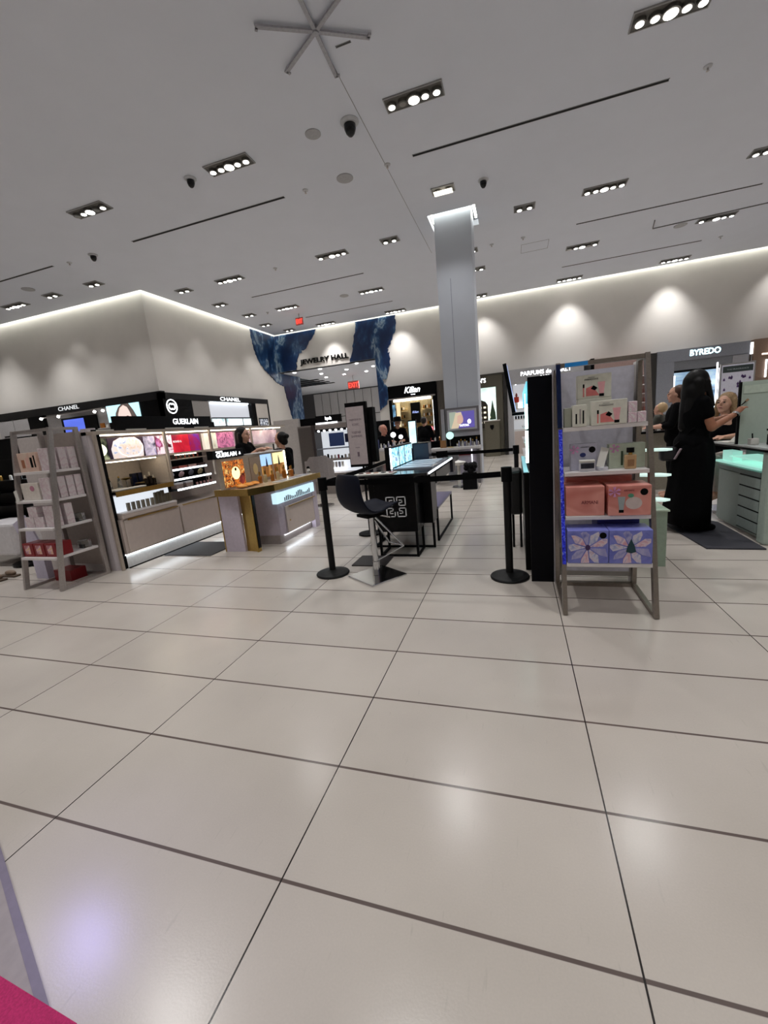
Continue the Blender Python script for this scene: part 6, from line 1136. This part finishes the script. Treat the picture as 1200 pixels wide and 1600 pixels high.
voxel('hair', [((-.045, 0, 1.62), (-.10, 0, 1.15), .088, .06), ((-.02, -.07, 1.60), (-.02, -.10, 1.27), .055, .045), ((.02, .07, 1.58), (.06, .10, 1.30), .045, .03), ((.055, -.078, 1.60), (.10, -.10, 1.36), .03, .028)], [((-.005, 0, 1.635), (.112, .096, .106)), ((-.085, 0, 1.33), (.055, .115, .21)), ((-.06, 0, 1.5), (.08, .11, .14))], hairb, t, .01)
for yy, xx in ((-.08, -.02), (.095, -.01)):
    bm = B(); sph(bm, (xx+.07, yy-.01, .045), (.165, .066, .056), 16); bm.transform(t.matrix_basis); obj('shoe', bm, blackm, t, smooth=True)
bm = B(); cyl(bm, (.285, -.16, 1.235), (.30, -.15, 1.25), .034, n=18); bm.transform(t.matrix_basis); obj('bracelet', bm, chrome, t)
qq = thing('makeup_brush', 'slim makeup brush held by the standing artist', 'brush', (2.2, 5.3, 1.3)); M_ = t.matrix_basis; a = M_ @ Vector((.36, -.12, 1.33)); b2 = M_ @ Vector((.41, -.09, 1.36)); obj('handle', cyl(B(), a, b2, .005), blackm, qq); obj('bristles', cyl(B(), b2, b2+(b2-a).normalized()*.04, .008, .012), hairl, qq)
qq = thing('black_handbag', 'black handbag hanging behind the standing artist\'s hip', 'handbag', (1.62, 5.4, .8)); bm = B(); box(bm, 1.50, 1.66, 5.24, 5.36, .80, .95, .03); obj('bag_body', bm, mat('soft black leather', c(20, 20, 26), .4), qq, smooth=True); obj('strap', bar(bar(B(), (1.60, 5.3, .92), (1.74, 5.27, 1.06), .022, .008), (1.74, 5.27, 1.06), (1.78, 5.2, 1.14), .02, .008), blackm, qq); obj('white_tag', bar(B(), (1.63, 5.24, .82), (1.67, 5.2, .93), .03, .012), mat('silver tag', c(190, 170, 180), .3), qq)
# --- seated blonde customer
t = thing('person', 'seated blonde person in a black V-neck having makeup applied at the right counter', 'person', (2.50, 6.22, 0), math.radians(-138)); t.location = (2.48, 6.30, 0)
caps = []; ells = []; q = head(ells, caps, .02, 0, 1.345, 1.0, -.18)
caps += [((0, 0, 1.17), (0, 0, 1.28), .052, .05), ((0, -.14, 1.14), (0, .14, 1.14), .055, .055), ((0, .16, 1.13), (.06, .20, .96), .05, .042), ((.06, .20, .96), (.24, .12, .955), .038, .026), ((0, -.16, 1.13), (.05, -.21, .93), .05, .042), ((.05, -.21, .93), (.24, -.12, .86), .038, .026),
         ((0, -.08, .68), (.36, -.09, .70), .085, .062), ((.36, -.09, .70), (.30, -.09, .28), .058, .042), ((0, .08, .68), (.36, .09, .70), .085, .062), ((.36, .09, .70), (.30, .09, .28), .058, .042), ((.28, -.09, .24), (.42, -.09, .22), .036, .03), ((.28, .09, .24), (.42, .09, .22), .036, .03)]
ells += [((0, 0, 1.02), (.115, .155, .19)), ((0, 0, .84), (.12, .15, .16)), ((-.01, 0, .72), (.14, .17, .12))]
hand(caps, ells, (.24, .12, .955), (1, -.5, 0), curl=.3); hand(caps, ells, (.24, -.12, .86), (1, .3, -.2), curl=.4)
voxel('body', caps, ells, skinm, t)
bm = B(); 
face_par = thing('tmp', 'tmp', 'tmp'); 
def localface(par, q, s=1.0, lip=c(150, 80, 74)):
    face(None, q, s, lip)
    for n in ('eyes', 'eyebrows', 'lips'):
        o = [x for x in COL.objects if x.name.startswith(n) and x.parent is None][-1]; o.parent = par
bpy.data.objects.remove(face_par)
localface(t, q)
voxel('shirt', [((0, -.13, 1.13), (.03, -.19, 1.0), .068, .06), ((0, .13, 1.13), (.03, .18, 1.02), .068, .06), ((-.04, -.12, 1.13), (-.04, .12, 1.13), .06, .06)], [((0, 0, .985), (.142, .18, .165)), ((0, 0, .85), (.14, .17, .18)), ((0, 0, .73), (.16, .19, .12))], cloth, t, .012)
voxel('trousers', [((0, -.08, .69), (.36, -.09, .70), .098, .075), ((.36, -.09, .70), (.30, -.09, .33), .072, .055), ((0, .08, .69), (.36, .09, .70), .098, .075), ((.36, .09, .70), (.30, .09, .33), .072, .055)], [((-.01, 0, .70), (.16, .185, .12))], mat('cream trousers', c(196, 184, 176), .7), t, .012)
voxel('hair', [((-.05, 0, 1.38), (-.06, 0, 1.18), .085, .07), ((.0, -.08, 1.38), (.02, -.115, 1.12), .035, .035), ((.0, .08, 1.38), (.02, .115, 1.12), .035, .035)], [((-.025, 0, 1.395), (.10, .094, .092))], hairl, t, .008)
q = thing('counter_stool', 'dark stool under the seated blonde person', 'stool', (2.50, 6.32, 0)); obj('seat', cyl(B(), (2.50, 6.32, .55), (2.50, 6.32, .60), .19, n=24), blackm, q); obj('stem', cyl(B(), (2.50, 6.32, .03), (2.50, 6.32, .55), .03), chrome, q); obj('base_plate', cyl(B(), (2.50, 6.32, 0), (2.50, 6.32, .03), .2, n=24), chrome, q); obj('foot_ring', box(B(), 2.28, 2.50, 5.82, 5.86, .17, .19), chrome, q)
# --- simple standing or seated figures farther off
def figure(label, x, y, rz, h=1.68, hairm=hairb, hair='short', top=cloth, legs=cloth, skin=skinm, arms='down', seated=False, vox=.014, hat=False, facial=True):
    t = thing('person', label, 'person', (x, y, 0), rz); k = h/1.70; dz = 0.0; caps = []; ells = []; Z = (lambda z: z*k) if not seated else (lambda z: (z-.30)*k)
    q = head(ells, caps, .02, 0, Z(1.57), k)
    caps += [((0, 0, Z(1.38)), (0, 0, Z(1.50)), .055, .05), ((0, -.15, Z(1.38)), (0, .15, Z(1.38)), .058, .058)]
    if arms == 'down': A = [((.02, .21, Z(1.12)), (.14, .20, Z(.92)), (.4, 0, -.9))]*2
    elif arms == 'reach': A = [((.10, .20, Z(1.16)), (.30, .10, Z(1.31)), (1, -.1, .1))]*2
    else: A = [((.08, .22, Z(1.12)), (.28, .10, Z(1.10)), (1, -.2, 0))]*2
    tops = [((0, -.13, Z(1.38)), (0, .13, Z(1.38)), .07, .07)]
    for sd, (el, wr, d) in zip((1, -1), A):
        e = (el[0], el[1]*sd, el[2]); w = (wr[0], wr[1]*sd, wr[2]); caps += [((0, .16*sd, Z(1.37)), e, .05, .041), (e, w, .039, .027)]; hand(caps, ells, w, (d[0], d[1]*sd, d[2])); m_ = Vector(e).lerp(Vector(w), .35)
        tops += [((0, .15*sd, Z(1.38)), e, .066, .056), (e, m_, .056, .05)]
    ells += [((0, 0, Z(1.22)), (.12, .16, .2*k)), ((0, 0, Z(1.03)), (.12, .145, .16)), ((-.01, 0, Z(.93)), (.14, .165, .13))]
    hz = Z(.92); pants = []
    for sd in (-1, 1):
        if seated: L = [((0, .08*sd, hz), (.38, .10*sd, hz+.02), .085, .062), ((.38, .10*sd, hz+.02), (.32, .10*sd, hz-.40), .058, .042), ((.32, .10*sd, hz-.42), (.46, .10*sd, hz-.44), .038, .03)]
        else: L = [((0, .08*sd, hz), (.02, .09*sd, .48*k), .088, .062), ((.02, .09*sd, .48*k), (-.01, .09*sd, .07), .058, .04), ((-.02, .09*sd, .042), (.15, .10*sd, .035), .042, .034)]
        caps += L; pants += [(a, b2, r0+.014, r1+.014) for a, b2, r0, r1 in L[:2]]
    voxel('body', caps, ells, skin, t, min(vox, .011))
    voxel('shirt', tops, [((0, 0, Z(1.22)), (.14, .182, .21*k)), ((0, 0, Z(1.03)), (.138, .165, .19)), ((-.01, 0, Z(.93)), (.155, .182, .13))], top, t, vox); voxel('trousers', pants, [((-.01, 0, hz), (.152, .178, .12))], legs, t, vox)
    he = [((-.02, 0, Z(1.57)+.045), (.105, .09, .095))]; hc = []
    if hair == 'long': hc = [((-.05, 0, Z(1.60)), (-.09, 0, Z(1.18)), .09, .07), ((-.01, -.075, Z(1.58)), (0, -.11, Z(1.28)), .04, .04), ((-.01, .075, Z(1.58)), (0, .11, Z(1.28)), .04, .04)]
    if hair == 'bun': he = [((-.03, 0, Z(1.57)+.03), (.105, .09, .105)), ((-.135, 0, Z(1.57)+.05), (.05, .05, .045)), ((-.07, 0, Z(1.57)-.04), (.055, .07, .06))]
    if hair == 'short': he = [((-.035, 0, Z(1.57)+.03), (.09, .084, .10))]
    voxel('hair', hc, he, hairm, t, vox*.8)
    if hat:
        bm = B(); lathe(bm, 0, 0, [(.001, Z(1.57)+.06), (.20, Z(1.57)+.055), (.20, Z(1.57)+.065), (.105, Z(1.57)+.075), (.098, Z(1.57)+.17), (.06, Z(1.57)+.185), (.001, Z(1.57)+.175)], 28); bm.transform(t.matrix_basis); obj('hat', bm, blackm, t)
    if facial: localface(t, q, k)
    return t
figure('person with long black hair in a black top reaching forward, behind the perfume counter', -4.28, 5.98, .05, 1.66, hairb, 'long', arms='reach', vox=.011)
figure('seated person in black with dark hair tied back at the perfume counter', -3.84, 6.42, 2.85, 1.88, hairb, 'bun', arms='in', seated=True, vox=.011)
q = thing('tall_stool', 'tall stool under the seated person at the perfume counter', 'stool', (-3.84, 6.42, 0)); obj('seat', cyl(B(), (-3.84, 6.42, .55), (-3.84, 6.42, .60), .17, n=20), blackm, q); obj('stem', cyl(B(), (-3.84, 6.42, .03), (-3.84, 6.42, .55), .03), chrome, q); obj('base_plate', cyl(B(), (-3.84, 6.42, 0), (-3.84, 6.42, .03), .2), chrome, q)
figure('person in a black coat and black brimmed hat behind the long counter', -3.0, 11.0, -1.4, 1.66, hairb, 'short', arms='in', hat=True)
figure('seated person in black with thin hair at the left of the long counter', -3.22, 10.35, -.5, 1.88, mat('grey hair', c(150, 120, 110), .6), 'short', arms='in', seated=True, skin=mat('ruddy skin', c(190, 130, 110), .5))
q = thing('tall_stool', 'tall stool under the seated person at the long counter', 'stool', (-3.22, 10.35, 0)); obj('seat', cyl(B(), (-3.22, 10.35, .54), (-3.22, 10.35, .59), .17, n=20), blackm, q); obj('stem', cyl(B(), (-3.22, 10.35, .03), (-3.22, 10.35, .54), .03), chrome, q)
figure('dark-clothed person seen from behind in front of the Kilian screen', -2.42, 11.7, 1.3, 1.66, mat('dark hair', c(24, 18, 16), .5), 'short', arms='in')
figure('person with brown hair in a bun and black clothes behind the standing artist', 2.28, 7.35, 2.95, 1.66, mat('brown hair', c(70, 40, 26), .5, var=.3), 'bun', arms='in')
t = figure('fair-haired person mostly hidden behind the right rack post', 2.62, 9.3, 2.6, 1.42, mat('fair hair', c(190, 160, 120), .5), 'short', top=mat('olive shirt', c(60, 60, 54), .8), arms='in')
